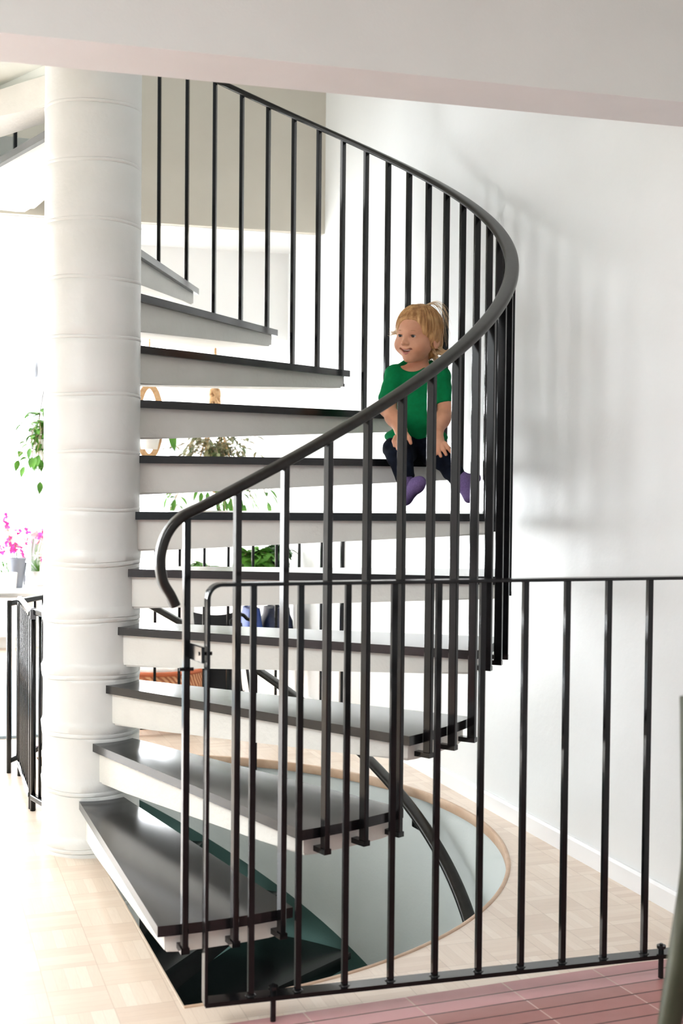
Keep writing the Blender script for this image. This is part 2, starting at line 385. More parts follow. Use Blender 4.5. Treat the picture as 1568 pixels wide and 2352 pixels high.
def make_step(k, th, ztop, lower=False, down=False):
    u, n = frame(th)
    # concrete step, deep at the column and shallow at its tip
    kw = dict(back0=0.13, back1=0.40) if down else {}
    top = tread_outline(th, 0.020, **kw); zt = ztop-0.024
    bm = bmesh.new()
    def depth(p):
        a = p.dot(u); return 0.104 - 0.058*min(1, max(0, (a-0.14)/1.13))
    # subdivide outline so that the taper stays a smooth line
    P = []
    for i in range(len(top)):
        a, b = top[i], top[(i+1) % len(top)]
        m_ = 6 if (a-b).length > 0.5 else 1
        P += [a.lerp(b, q/m_) for q in range(m_)]
    tv = [bm.verts.new((p.x, p.y, zt)) for p in P]; bv = [bm.verts.new((p.x, p.y, zt-depth(p))) for p in P]
    bm.faces.new(tv); 
    bf = bm.faces.new(bv[::-1])
    for i in range(len(P)): bm.faces.new((tv[i], bv[i], bv[(i+1) % len(P)], tv[(i+1) % len(P)]))
    ed = [e for e in bm.edges if all(v in set(bv) for v in e.verts)]
    ed += [e for e in bm.edges if abs(e.verts[0].co.z-e.verts[1].co.z) > 0.03 and e.calc_face_angle(0) > 0.5]
    bmesh.ops.bevel(bm, geom=list(set(ed)), offset=0.007, segments=2, affect='EDGES', clamp_overlap=True)
    bmesh.ops.triangulate(bm, faces=[f for f in bm.faces if len(f.verts) > 6])
    st = obj('step', bm, M['tread'] if down else M['concrete'], stair)
    if lower: return st
    bm = bmesh.new(); o_ = tread_outline(th, **kw)
    prism(bm, [Vector((p.x, p.y, ztop-0.025)) for p in o_], [Vector((p.x, p.y, ztop)) for p in o_])
    obj('tread', bm, M['tread'], st, bevel=0.0022)
    return st
for k in range(0, 13): make_step(k, TH0+k*DTH, (k+1)*H)
make_step(13, TH0+13*DTH, 14*H, True)
for mm in range(1, 14):      # the flight going down from the opening
    make_step(-mm, math.radians(97.2-15.4*mm), -H*mm, down=True)
RB = 1.327
def baluster(th, z0, z1):
    c, s = math.cos(th), math.sin(th)
    mt = Matrix.Rotation(th, 4, 'Z')
    bm = bmesh.new(); sweep(bm, [mt @ Vector((RB, 0, z0)), mt @ Vector((RB, 0, z1))], rrect(0.0145, 0.023, 0.002, 1), fr=[(Vector((0, 0, 1)), Vector((-s, c, 0)), Vector((c, s, 0)))]*2)
    b = obj('baluster', bm, M['iron'], stair)
    bm = bmesh.new(); box(bm, (1.276, -0.010, z0-0.001), (RB+0.012, 0.010, z0+0.012), mt)
    obj('bracket', bm, M['iron'], b, bevel=0.002)
ZR = 1.1013
PH0 = -1.503756
for j in range(0, 39):
    if j == 35: continue      # missing behind the column
    th = PH0+j*DTH/3
    baluster(th, (j//3+1)*H-0.060, ZR+H*j/3+0.004)
bm = bmesh.new(); pts, ups = [], []
curl = [(-87.27, 0.907), (-87.75, 0.931), (-88.42, 0.958), (-88.69, 0.985), (-88.76, 1.011), (-88.62, 1.035), (-88.32, 1.058), (-87.95, 1.075), (-87.4, 1.092), (-86.7, 1.106)]
path = []
cc_ = [curl[0]]+curl+[(-86.0, 1.1175)]
for i in range(1, len(cc_)-1):      # smooth curve through the points
    p0, p1, p2 = cc_[i-1], cc_[i], cc_[i+1]; p3 = cc_[min(i+2, len(cc_)-1)]
    if i == len(cc_)-2: p2 = p3 = cc_[-1]
    for k in range(5):
        t = k/5; path.append(tuple(0.5*(2*b+(c2-a)*t+(2*a-5*b+4*c2-d)*t*t+(3*b-a-3*c2+d)*t**3) for a, b, c2, d in zip(p0, p1, p2, p3)))
path = [(math.radians(a), z) for a, z in path if a < -86.3]
n = 160
for i in range(1, n+1):
    th = PH0 + (13.0*DTH)*i/n
    path.append((th, ZR+0.011+H*(th-PH0)/DTH))
P = [Vector((RB*math.cos(t), RB*math.sin(t), z)) for t, z in path]
fr = []
for i, p in enumerate(P):
    t = (P[min(i+1, len(P)-1)]-P[max(i-1, 0)]).normalized(); s = Vector((p.x, p.y, 0)).normalized(); s = (s-t*s.dot(t)).normalized()
    fr.append((t, s, s.cross(t).normalized()))
def dprof(w, h):
    o = []
    for i in range(20):
        a = 2*PI*i/20; x, y = math.cos(a), math.sin(a)
        e = 0.62
        o.append((w/2*math.copysign(abs(x)**e, x), h/2*math.copysign(abs(y)**e, y)))
    return o
sweep(bm, P, dprof(0.043, 0.023), fr=fr)
obj('handrail', bm, M['rail'], stair, smooth=True, auto=50)

# wall handrail of the lower flight
wr = empty('wall_handrail', (1.27*math.cos(0.3), 1.27*math.sin(0.3), -1.0)); off = Vector(wr.location)
tag(wr, 'dark handrail curving down inside the round floor opening behind the steps', 'handrail')
bm = bmesh.new(); P = []
for i in range(101):
    d = -60+150*i/100; t = math.radians(d); P.append(Vector((1.275*math.cos(t), 1.275*math.sin(t), -0.25+0.01215*d))-off)
fr = []
for i, p in enumerate(P):
    t = (P[min(i+1, 100)]-P[max(i-1, 0)]).normalized(); q = p+off; s = Vector((q.x, q.y, 0)).normalized(); s = (s-t*s.dot(t)).normalized(); fr.append((t, s, s.cross(t)))
sweep(bm, P, dprof(0.05, 0.026), fr=fr); obj('rail', bm, M['rail'], wr, smooth=True, auto=50)
for d in (-35, 15.5):
    t = math.radians(d); c, s = math.cos(t), math.sin(t); z = -0.25+0.01215*d
    bm = bmesh.new(); tube(bm, [Vector((1.275*c, 1.275*s, z-0.012))-off, Vector((1.275*c, 1.275*s, z-0.05))-off, Vector((1.30*c, 1.30*s, z-0.065))-off, Vector((1.352*c, 1.352*s, z-0.065))-off], 0.008)
    obj('bracket', bm, M['iron'], wr, smooth=True)
for d in (53.5, 82):
    t = math.radians(d); c, s = math.cos(t), math.sin(t); z = -0.25+0.01215*d
    bm = bmesh.new(); tube(bm, [Vector((1.30*c, 1.30*s, z-0.01))-off, Vector((1.30*c, 1.30*s, -0.15))-off, Vector((1.352*c, 1.352*s, -0.15))-off], 0.007)
    obj('post', bm, M['iron'], wr, smooth=True)

# ------------------------------------------------------------------ barrier gate in front
GY = -1.46
gate = empty('gate', (0.11, GY, 0)); g0 = Vector(gate.location)
tag(gate, 'black iron barrier of upright bars standing on two bolts before the floor opening', 'gate')
x0, xe, zb, zt = 0.112, 1.475, 0.060, 0.9655
bm = bmesh.new()   # flat iron frame: bottom, left post, rounded corner, top
P = [Vector((x0, GY, zb))-g0]
P = [Vector((x0, GY, zb-0.004))-g0] + [Vector((x0, GY, zb+(zt-0.03-zb)*i/6))-g0 for i in range(1, 7)]
for i in range(1, 9):
    a = PI - PI/2*i/8; P.append(Vector((x0+0.03+0.03*math.cos(a), GY, zt-0.03+0.03*math.sin(a)))-g0)
P.append(Vector((xe, GY, zt))-g0)
fr = []
for i, p in enumerate(P):
    t = (P[min(i+1, len(P)-1)]-P[max(i-1, 0)]).normalized(); s = Vector((0, -1, 0)); fr.append((t, s, s.cross(t)))
sweep(bm, P, rrect(0.038, 0.0075, 0.0015, 1), fr=fr); obj('top_rail', bm, M['iron'], gate)
bm = bmesh.new(); box(bm, (0, -0.02, zb-0.007), (xe-g0.x, 0.02, zb+0.003)); obj('bottom_rail', bm, M['iron'], gate, bevel=0.002)
for i, bx in enumerate([0.213, 0.319, 0.427, 0.535, 0.641, 0.748, 0.854, 0.960, 1.067, 1.175, 1.282, 1.388]):
    bm = bmesh.new(); box(bm, (bx-g0.x-0.0065, -0.0065, zb), (bx-g0.x+0.0065, 0.0065, zt-0.002)); b = obj('bar', bm, M['iron'], gate, bevel=0.0018)
    bm = bmesh.new(); bmesh.ops.create_uvsphere(bm, u_segments=12, v_segments=6, radius=0.013)
    for v in bm.verts: v.co.z *= 0.3; v.co += Vector((bx-g0.x, 0, zb+0.003))
    obj('weld', bm, M['iron'], b, smooth=True)
for bx in (0.264, 1.222):
    bm = bmesh.new(); lathe(bm, [(0.0065, 0), (0.0065, zb+0.012), (0.011, zb+0.012), (0.011, zb+0.019), (0.004, zb+0.019), (0.004, zb+0.023)], 12, (bx-g0.x, 0)); obj('floor_bolt', bm, M['iron'], gate)
bm = bmesh.new()   # latch plate joining gate post and first baluster
A = Vector((0.098, -1.325, 0.805))-g0; B = Vector((0.101, GY-0.012, 0.815))-g0
sweep(bm, [A, B], rrect(0.007, 0.036, 0.002, 1)); obj('latch', bm, M['iron'], gate)
bm = bmesh.new(); tube(bm, [B+Vector((-0.006, 0.025, 0)), B+Vector((0.024, 0.025, 0))], 0.0042); obj('bolt', bm, M['iron'], gate)
bm = bmesh.new(); tube(bm, [Vector((0.072, -1.335, 0.765))-g0, Vector((0.104, -1.335, 0.765))-g0], 0.0042); obj('bolt', bm, M['iron'], gate)

# ------------------------------------------------------------------ guard rail behind the stairs
gy = 1.69
g2 = empty('guard_rail', (0.44, gy, 0)); o0 = Vector(g2.location)
tag(g2, 'thin black guard rail standing on the floor behind the spiral stairs', 'railing')
bars = [0.10, 0.215, 0.33, 0.44, 0.552, 0.667, 0.78, 0.897, 1.01, 1.12, 1.23]
bm = bmesh.new(); box(bm, (-0.36-0.0, -0.018, 0.03), (0.90, 0.018, 0.04)); obj('bottom_rail', bm, M['iron'], g2)
bm = bmesh.new(); box(bm, (-0.36, -0.015, 0.935), (0.90, 0.015, 0.945)); obj('top_rail', bm, M['iron'], g2)
for bx in bars:
    bm = bmesh.new(); box(bm, (bx-0.44-0.006, -0.006, 0.035), (bx-0.44+0.006, 0.006, 0.94)); obj('bar', bm, M['iron'], g2)
bm = bmesh.new(); box(bm, (0.885, -0.012, 0.0), (0.905, 0.012, 0.945)); obj('post', bm, M['iron'], g2)
for z in (0.855, 0.19):
    bm = bmesh.new(); tube(bm, [Vector((0.895, 0, z)), Vector((wx(gy)-0.44+0.002, 0, z))], 0.008); obj('wall_bracket', bm, M['iron'], g2)

# ------------------------------------------------------------------ folding safety gate beyond the column
sg = empty('safety_gate', (-0.22, 1.08, 0)); q0 = Vector(sg.location)
tag(sg, 'black folding child safety gate standing left of the white column', 'gate')
def panel(A, B, n, zt=0.68, zb=0.05):
    A, B = Vector((*A, 0)), Vector((*B, 0)); d = B-A
    for z, nm in ((zb, 'bottom_rail'), (zt, 'top_rail')):
        bm = bmesh.new(); sweep(bm, [A+Vector((0, 0, z))-q0, B+Vector((0, 0, z))-q0], rrect(0.022, 0.022, 0.005, 2)); obj(nm, bm, M['iron'], sg)
    for i in range(n+1):
        bm = bmesh.new(); c_ = A+d*i/n-q0; r = 0.010 if i in (0, n) else 0.0055
        tube(bm, [c_+Vector((0, 0, zb-(0.05 if i in (0, n) else 0))), c_+Vector((0, 0, zt+(0.012 if i in (0, n) else 0)))], r, 8); obj('post' if i in (0, n) else 'bar', bm, M['iron'], sg, smooth=True)
panel((-0.225, 1.08), (0.10, 1.62), 9)
panel((-0.185, 1.02), (-0.165, 0.50), 8, 0.70)
panel((-0.16, 0.47), (-0.06, 0.16), 5, 0.71)
bm = bmesh.new(); box(bm, (0.048, -0.64, 0.685), (0.068, -0.60, 0.72)); obj('latch', bm, mat('grey_plastic', (0.09, 0.09, 0.10), 0.4), sg, bevel=0.006)

# ------------------------------------------------------------------ implicit surfaces for the child
class SDF:
    def __init__(s, lo, hi, h):
        s.lo = np.array(lo, float); s.h = h; s.n = np.ceil((np.array(hi)-s.lo)/h).astype(int)+1
        s.ax = [s.lo[i]+h*np.arange(s.n[i]) for i in range(3)]
        s.v = np.full(tuple(s.n), 0.06, np.float32)
    def sub(s, lo, hi):
        sl = []
        for i in range(3):
            a = int(max(0, math.floor((lo[i]-s.lo[i])/s.h))); b = int(min(s.n[i], math.ceil((hi[i]-s.lo[i])/s.h)+1)); sl.append(slice(a, max(b, a)))
        g = np.meshgrid(*[s.ax[i][sl[i]] for i in range(3)], indexing='ij')
        return tuple(sl), np.stack(g, -1)
    def comb(s, sl, d, k, mode):
        a = s.v[sl]
        if mode == 'add':
            if k > 0:
                hh = np.clip(0.5+0.5*(a-d)/k, 0, 1); r = a*(1-hh)+d*hh-k*hh*(1-hh)
            else: r = np.minimum(a, d)
        else:
            d = -d
            if k > 0:
                hh = np.clip(0.5-0.5*(a-d)/k, 0, 1); r = a*(1-hh)+d*hh+k*hh*(1-hh)
            else: r = np.maximum(a, d)
        s.v[sl] = r
    def cap(s, a, b, ra, rb, k=0.01, mode='add'):
        a, b = np.array(a, float), np.array(b, float); m_ = max(ra, rb)+k+0.02
        sl, P = s.sub(np.minimum(a, b)-m_, np.maximum(a, b)+m_)
        if P.size == 0: return
        ab = b-a; t = np.clip(((P-a)@ab)/max(ab@ab, 1e-12), 0, 1)
        d = np.linalg.norm(P-a-t[..., None]*ab, axis=-1)-(ra+(rb-ra)*t); s.comb(sl, d, k, mode)
    def ell(s, c, r, R=None, k=0.01, mode='add'):
        c = np.array(c, float); r = np.array(r, float); m_ = r.max()+k+0.02
        sl, P = s.sub(c-m_, c+m_)
        if P.size == 0: return
        q = P-c
        if R is not None: q = q@np.array(R)        # columns of R are the local axes
        k0 = np.linalg.norm(q/r, axis=-1); k1 = np.linalg.norm(q/(r*r), axis=-1)
        d = k0*(k0-1)/np.maximum(k1, 1e-9); s.comb(sl, d, k, mode)
    def cut(s, p, n):       # keep the side the normal points away from
        sl, P = s.sub(s.lo, s.lo+s.n*s.h); n = np.array(n, float); n /= np.linalg.norm(n)
        s.v = np.maximum(s.v, (P-np.array(p))@n)
    def mesh(s):
        v = s.v; ins = v < 0; n = v.shape
        cnt = np.zeros(tuple(x-1 for x in n), np.float32); pos = np.zeros(cnt.shape+(3,), np.float32)
        def sh(a, dx, dy, dz): return a[dx:n[0]-1+dx, dy:n[1]-1+dy, dz:n[2]-1+dz]
        cs = [(x, y, z) for x in (0, 1) for y in (0, 1) for z in (0, 1)]
        for a in cs:
            for ax in range(3):
                if a[ax]: continue
                b = list(a); b[ax] = 1; va, vb = sh(v, *a), sh(v, *b); cr = (va < 0) != (vb < 0)
                t = np.where(cr, va/np.where(cr, va-vb, 1), 0)
                for i in range(3): pos[..., i] += np.where(cr, a[i]+(t if i == ax else 0), 0)
                cnt += cr
        act = cnt > 0; idx = -np.ones(cnt.shape, int); idx[act] = np.arange(act.sum())
        I = np.argwhere(act); V = (I+pos[act]/cnt[act][:, None])*s.h+s.lo
        F = []
        for ax in range(3):
            o1, o2 = [(1, 2), (2, 0), (0, 1)][ax]
            sl0 = [slice(1, n[i]-1) for i in range(3)]; sl1 = [slice(1, n[i]-1) for i in range(3)]
            sl0[ax] = slice(0, n[ax]-1); sl1[ax] = slice(1, n[ax])
            A, B = ins[tuple(sl0)], ins[tuple(sl1)]; E = np.argwhere(A != B)
            if len(E) == 0: continue
            base = E.copy()
            for i in range(3):
                if i != ax: base[:, i] += 1
            flip = A[tuple(E.T)]
            def g(d1, d2):
                q = base.copy(); q[:, o1] -= d1; q[:, o2] -= d2; return idx[tuple(q.T)]
            q = np.stack([g(1, 1), g(0, 1), g(0, 0), g(1, 0)], 1)
            q[~flip] = q[~flip][:, ::-1]; F.append(q)
        F = np.concatenate(F); F = F[(F >= 0).all(1)]
        return V, F
def sdf_obj(name, s, m, parent=None, wr=0, fn=None):
    V, F = s.mesh()
    if fn is not None: V = fn(V)
    me = bpy.data.meshes.new(name); me.from_pydata(V.tolist(), [], F.tolist()); me.update()
    return link(name, me, m, parent, True)

# CHILD
def A_(px, py, Z): return np.array(at(px, py, Z))
skin = mat('skin', (0.62, 0.33, 0.22), 0.55, 0, 0.35); n = N(skin)
n.color(n.ramp(n.noise(22, 3), [(0.3, (0.53, 0.245, 0.145)), (0.7, (0.62, 0.32, 0.20))]))
skin.node_tree.nodes['Principled BSDF'].inputs['Subsurface Weight'].default_value = 0.12
skin.node_tree.nodes['Principled BSDF'].inputs['Subsurface Radius'].default_value = (0.012, 0.005, 0.003)
skin.node_tree.nodes['Principled BSDF'].inputs['Subsurface Scale'].default_value = 0.6
M['shirt'] = noisy('green_cotton', (0.0, 0.155, 0.045), (0.0, 0.18, 0.055), 60, 0.85, 0.3, 0.002, bscale=14, spec=0.15)
M['trouser'] = noisy('navy_cotton', (0.003, 0.004, 0.009), (0.006, 0.009, 0.018), 40, 0.85, 0.6, 0.006, bscale=25, spec=0.1)
M['sock'] = noisy('purple_knit', (0.13, 0.085, 0.21), (0.16, 0.11, 0.25), 200, 0.9, 0.4, 0.001, bscale=300, spec=0.1)
M['hair'] = mat('blond_hair', (0.5, 0.3, 0.13), 0.5, 0, 0.4); n = N(M['hair'])
mp = n.new('ShaderNodeMapping'); mp.inputs['Scale'].default_value = (90, 90, 9); n.l.new(n.obj(), mp.inputs[0])
hn = n.noise(1.0, 4, mp.outputs[0]); n.color(n.ramp(hn, [(0.30, (0.30, 0.135, 0.048)), (0.52, (0.48, 0.25, 0.095)), (0.72, (0.68, 0.42, 0.19))])); n.bump(hn, 0.6, 0.002)
M['hairbacklit'] = mat('backlit_loose_hair', (0.78, 0.56, 0.32), 0.5)  # lighter copy of the hair colour, backlight on the wisps painted in
M['eyewhite'] = mat('eye_white', (0.38, 0.35, 0.33), 0.2); M['iris'] = mat('dark_iris', (0.012, 0.008, 0.006), 0.08)
M['lip'+'s'] = mat('lip_skin', (0.50, 0.17, 0.14), 0.45); M['mouth'] = mat('mouth_inside', (0.11, 0.02, 0.02), 0.5); M['teeth'] = mat('teeth', (0.72, 0.66, 0.58), 0.3)

child = empty('person', tuple(at(955, 1050, 4.52)))
tag(child, 'blond toddler in green t-shirt, navy trousers and purple socks sitting on a step', 'person')
CO = np.array(child.location)
cb = -fwd.copy(); cb.z = 0; cb.normalize(); rt = Vector((math.cos(YAW), -math.sin(YAW), 0))
ya = math.radians(36)
Fh = (cb*math.cos(ya)-rt*math.sin(ya)-Vector((0, 0, 0.10))).normalized()
Uh = (Vector((0, 0, 1))+rt*0.10); Uh = (Uh-Fh*Uh.dot(Fh)).normalized(); Lh = Fh.cross(Uh)*-1
if Lh.dot(rt) < 0: Lh = -Lh
HC = A_(958, 770, 4.47)-CO
HB = np.array([[*Lh], [*Fh], [*Uh]])          # rows: left, forward, up
def hp(x, y, z): return HC + np.array([x, y, z])@HB
HR = HB.T
def J(px, py, Z): return A_(px, py, Z)-CO
RS, LS = J(906, 860, 4.50), J(1011, 862, 4.52)
RE, LE = J(889, 937, 4.49), J(1024, 942, 4.50)
RW, LW = J(920, 988, 4.41), J(1003, 992, 4.43)
TB = np.array([[*rt], [*cb], [0, 0, 1]]); TR = TB.T
V3 = lambda v: np.array(v)

def head_sdf(s):
    s.ell(hp(0, -0.012, 0.022), (0.072, 0.086, 0.078), HR, 0.0)
    s.ell(hp(0, 0.018, -0.034), (0.057, 0.055, 0.056), HR, 0.03)
    for q in (-1, 1): s.ell(hp(0.036*q, 0.040, -0.034), (0.027, 0.027, 0.025), HR, 0.018)
    s.ell(hp(0, 0.050, -0.048), (0.026, 0.026, 0.022), HR, 0.014)
    s.ell(hp(0, 0.050, -0.080), (0.018, 0.017, 0.013), HR, 0.022)
    s.cap(hp(0, 0.069, -0.002), hp(0, 0.082, -0.023), 0.0052, 0.0072, 0.010)
    s.ell(hp(0, 0.0845, -0.0245), (0.0080, 0.0075, 0.0066), HR, 0.005)
    for q in (-1, 1):
        s.ell(hp(0.0095*q, 0.078, -0.028), (0.006, 0.007, 0.0055), HR, 0.005)
        s.ell(hp(0.027*q, 0.0748, -0.002), (0.0135, 0.010, 0.0043), HR, 0.006, 'sub')
        s.cap(hp(0.013*q, 0.0705, 0.0125), hp(0.037*q, 0.062, 0.0105), 0.004, 0.003, 0.010)
        s.ell(hp(0.0725*q, -0.010, -0.020), (0.009, 0.017, 0.025), HR, 0.005)
        s.ell(hp(0.080*q, -0.006, -0.016), (0.006, 0.010, 0.015), HR, 0.004, 'sub')
        s.ell(hp(0.0055*q, 0.086, -0.0335), (0.0025, 0.004, 0.002), HR, 0.002, 'sub')
    for q in (-1, 1):       # eyelids closing round the eyeball, leaving a narrow smiling slit
        s.ell(hp(0.0265*q, 0.0568, -0.0015), (0.0150, 0.0150, 0.0145), HR, 0.003)
        s.ell(hp(0.0265*q, 0.0725, -0.0022), (0.0122, 0.0105, 0.0039), HR, 0.0012, 'sub')
    # open smile
    for x, z, r in ((-0.019, -0.0465, 0.0028), (-0.010, -0.0520, 0.0060), (0, -0.0540, 0.0072), (0.010, -0.0520, 0.0060), (0.019, -0.0465, 0.0028)):
        s.ell(hp(x, 0.074-abs(x)*0.35, -0.0+z), (0.007, 0.013, r), HR, 0.002, 'sub')
def fingers(s, W_, palm, side, dirs, thumb, r=0.0068):
    s.cap(W_, palm, 0.020, 0.020, 0.012)
    for base, mid, tip in dirs:
        s.cap(base, mid, r*1.1, r, 0.004); s.cap(mid, tip, r, r*0.85, 0.003)
    s.cap(thumb[0], thumb[1], 0.0095, 0.0078, 0.006); s.cap(thumb[1], thumb[2], 0.0078, 0.006, 0.003)
lo = np.minimum.reduce([RE, LE, RW, J(880, 1060, 4.60), J(900, 690, 4.3)])-0.08; hi = np.maximum.reduce([J(1050, 690, 4.3), LE, J(1060, 1000, 4.75), HC+0.13])+0.06
lo[2] = J(955, 1062, 4.5)[2]-0.01
s = SDF(lo, hi, 0.0026)
head_sdf(s)
s.cap(J(958, 850, 4.53), J(962, 815, 4.51), 0.036, 0.034, 0.018)
s.ell(J(958, 880, 4.53), (0.080, 0.055, 0.070), TR, 0.02)
s.ell(J(956, 960, 4.54), (0.078, 0.060, 0.085), TR, 0.03)
s.ell(J(956, 1025, 4.56), (0.080, 0.060, 0.050), TR, 0.02)
s.cap(RS, LS, 0.030, 0.030, 0.02)
for a, b, c_ in ((RS, RE, RW), (LS, LE, LW)):
    s.cap(a, b, 0.032, 0.0285, 0.012); s.cap(b, c_, 0.0285, 0.0200, 0.012)
s.cap(RE*0.55+RW*0.45, RE*0.5+RW*0.5, 0.029, 0.028, 0.01); s.cap(LE*0.6+LW*0.4, LE*0.5+LW*0.5, 0.029, 0.028, 0.01)
RP, LP = J(921, 1003, 4.375), J(1008, 1016, 4.385)
fingers(s, RW, RP, 1, [(J(908, 1004, 4.37), J(904, 1013, 4.355), J(906, 1024, 4.352)), (J(914, 1008, 4.365), J(911, 1019, 4.348), J(913, 1031, 4.345)),
    (J(921, 1010, 4.362), J(919, 1022, 4.345), J(921, 1033, 4.342)), (J(928, 1010, 4.363), J(928, 1021, 4.345), J(929, 1030, 4.342))],
    (J(931, 996, 4.375), J(939, 1006, 4.358), J(943, 1018, 4.352)))
fingers(s, LW, LP, -1, [(J(1000, 1022, 4.375), J(998, 1034, 4.36), J(1001, 1043, 4.358)), (J(1007, 1024, 4.37), J(1008, 1038, 4.355), J(1012, 1048, 4.353)),
    (J(1015, 1022, 4.37), J(1019, 1034, 4.355), J(1024, 1044, 4.353)), (J(1021, 1018, 4.372), J(1029, 1029, 4.358), J(1035, 1038, 4.356))],
    (J(998, 1003, 4.39), J(990, 1014, 4.372), J(988, 1024, 4.365)))
body = sdf_obj('body', s, skin, child)
# eyes
for q in (-1, 1):
    c_ = hp(0.0265*q, 0.0575, -0.0015)
    s = SDF(c_-0.018, c_+0.018, 0.0012); s.ell(c_, (0.0125, 0.0125, 0.0125), HR, 0.0); e = sdf_obj('eye', s, M['eyewhite'], child)
    g_ = c_+np.array([-0.10, 0.99, 0.0])@HB*0.0060
    s = SDF(g_-0.012, g_+0.012, 0.0009); s.ell(g_, (0.0086, 0.0074, 0.0086), HR, 0.0); sdf_obj('iris', s, M['iris'], e)
lash = mat('eyelash', (0.07, 0.035, 0.02), 0.7); brow = mat('eyebrow', (0.40, 0.21, 0.11), 0.8)
for q in (-1, 1):
    for nm, m_, r, L_ in (('eyelashes', lash, 0.0009, ((0.0165, 0.0708, 0.0004), (0.0215, 0.0722, 0.0020), (0.0275, 0.0718, 0.0025), (0.0335, 0.0688, 0.0018), (0.0390, 0.0640, 0.0002))),
                          ('eyebrow', brow, 0.0013, ((0.0150, 0.0738, 0.0150), (0.0230, 0.0722, 0.0170), (0.0310, 0.0682, 0.0170), (0.0385, 0.0630, 0.0145)))):
        bm = bmesh.new(); tube(bm, [Vector(hp(x*q, y, z)) for x, y, z in L_], r, 6, [0.5]+[1.0]*(len(L_)-2)+[0.5]); obj(nm, bm, m_, child, smooth=True)
c_ = hp(0, 0.062, -0.0505); s = SDF(c_-0.03, c_+0.03, 0.0012)
s.ell(hp(0, 0.0595, -0.0495), (0.0150, 0.0115, 0.0040), HR, 0.001); sdf_obj('teeth', s, M['teeth'], child)
c_ = hp(0, 0.06, -0.05); s = SDF(c_-0.04, c_+0.04, 0.0012); s.ell(hp(0, 0.052, -0.053), (0.018, 0.0120, 0.0075), HR, 0.001); sdf_obj('mouth', s, M['mouth'], child)
s = SDF(hp(0, 0.07, -0.05)-0.04, hp(0, 0.07, -0.05)+0.04, 0.0011)
us = [-1+2*i/12 for i in range(13)]
up_ = [(0.0225*u, 0.0752-0.0120*u*u, -0.0440-0.0042*(1-u*u)) for u in us]
dn_ = [(0.0225*u, 0.0742-0.0110*u*u, -0.0442-0.0180*(1-u*u)) for u in us]
for L_, r in ((up_, 0.0017), (dn_, 0.0026)):
    for i in range(12): s.cap(hp(*L_[i]), hp(*L_[i+1]), r*max(0.25, 1-us[i]**2), r*max(0.25, 1-us[i+1]**2), 0.001)
sdf_obj('lips', s, M['lips'], child)
# hair
s = SDF(HC-0.15, HC+0.15, 0.0024)
s.ell(hp(0, -0.016, 0.025), (0.0800, 0.092, 0.0830), HR, 0.0)
s.ell(hp(0, -0.058, -0.030), (0.064, 0.042, 0.055), HR, 0.02)
for q in (-1, 1):
    s.ell(hp(0.060*q, -0.014, -0.006), (0.020, 0.034, 0.040), HR, 0.012)
s.ell(hp(0.0, 0.092, -0.030), (0.058, 0.070, 0.090), HR, 0.006, 'sub')
s.ell(hp(0.026, 0.086, 0.006), (0.046, 0.042, 0.056), HR, 0.006, 'sub')
for q in (-1, 1): s.ell(hp(0.058*q, 0.066, -0.050), (0.035, 0.046, 0.060), HR, 0.006, 'sub')
for q in (-1, 1): s.ell(hp(0.085*q, 0.002, -0.034), (0.020, 0.016, 0.018), HR, 0.004, 'sub')
s.ell(hp(0, 0.03, -0.09), (0.08, 0.085, 0.045), HR, 0.006, 'sub')
def comb_hair(V):
    q = (V-HC)@HB.T; th = np.arctan2(q[:, 0], q[:, 1]+0.02)
    a = 0.0007*np.sin(th*46+q[:, 2]*60)+0.0005*np.sin(th*83-q[:, 2]*90)+0.0005*np.sin(q[:, 0]*420+q[:, 1]*70)
    return V + (V-HC)/np.linalg.norm(V-HC, axis=1)[:, None]*a[:, None]
hair = sdf_obj('hair', s, M['hair'], child, fn=comb_hair)
rng = random.Random(11)
bm = bmesh.new()
def wisp(p0, p1, p2, r):
    P = []
    for i in range(9):
        t = i/8; P.append(Vector(p0*(1-t)**2+p1*2*t*(1-t)+p2*t*t))
    tube(bm, P, r, 4, [1-0.75*i/8 for i in range(9)])
for i in range(150):        # ends curling out over the collar
    a = rng.uniform(-1, 1); x = 0.062*a; y = -0.075+0.05*abs(a)
    p0 = hp(x*0.95, y+0.01, -0.045+rng.uniform(-0.01, 0.015)); p1 = hp(x*1.1, y-0.01, -0.082); p2 = hp(x*1.35+rng.uniform(-.01, .022), y-0.028-rng.random()*0.026, -0.086-rng.random()*0.02)
    wisp(p0, p1, p2, 0.0013)
for i in range(70):
    p0 = hp(0.052+rng.uniform(-.01, .012), -0.045+rng.uniform(-.02, .02), -0.050+rng.uniform(-.015, .02)); p1 = hp(0.078, -0.06, -0.066+rng.uniform(-.012, .01)); p2 = hp(0.100+rng.uniform(-.016, .018), -0.07+rng.uniform(-.02, .02), -0.068+rng.uniform(-.03, .028))
    wisp(p0, p1, p2, 0.0012)
obj('nape_hair', bm, M['hairbacklit'], hair, smooth=True); bm = bmesh.new()
for i in range(26):        # loose hair arching at the crown
    a = rng.uniform(-0.2, 1)
    p0 = hp(0.02+rng.uniform(-.01, .01), -0.02+rng.uniform(-.01, .01), 0.104); p1 = hp(0.060+0.03*a, -0.05, 0.130+0.016*rng.random()); p2 = hp(0.088+rng.uniform(-.006, .010), -0.06+rng.uniform(-.02, .02), 0.01+rng.uniform(-.05, .07))
    wisp(p0, p1, p2, 0.0006)
for i in range(22):        # curl at the far temple
    p0 = hp(-0.070, 0.02+rng.uniform(-.01, .01), 0.012+rng.uniform(-.01, .01)); p1 = hp(-0.098, 0.022, -0.002); p2 = hp(-0.092+rng.uniform(-.012, .01), 0.03+rng.uniform(-.01, .01), 0.022+rng.uniform(-.03, .01))
    wisp(p0, p1, p2, 0.0007)
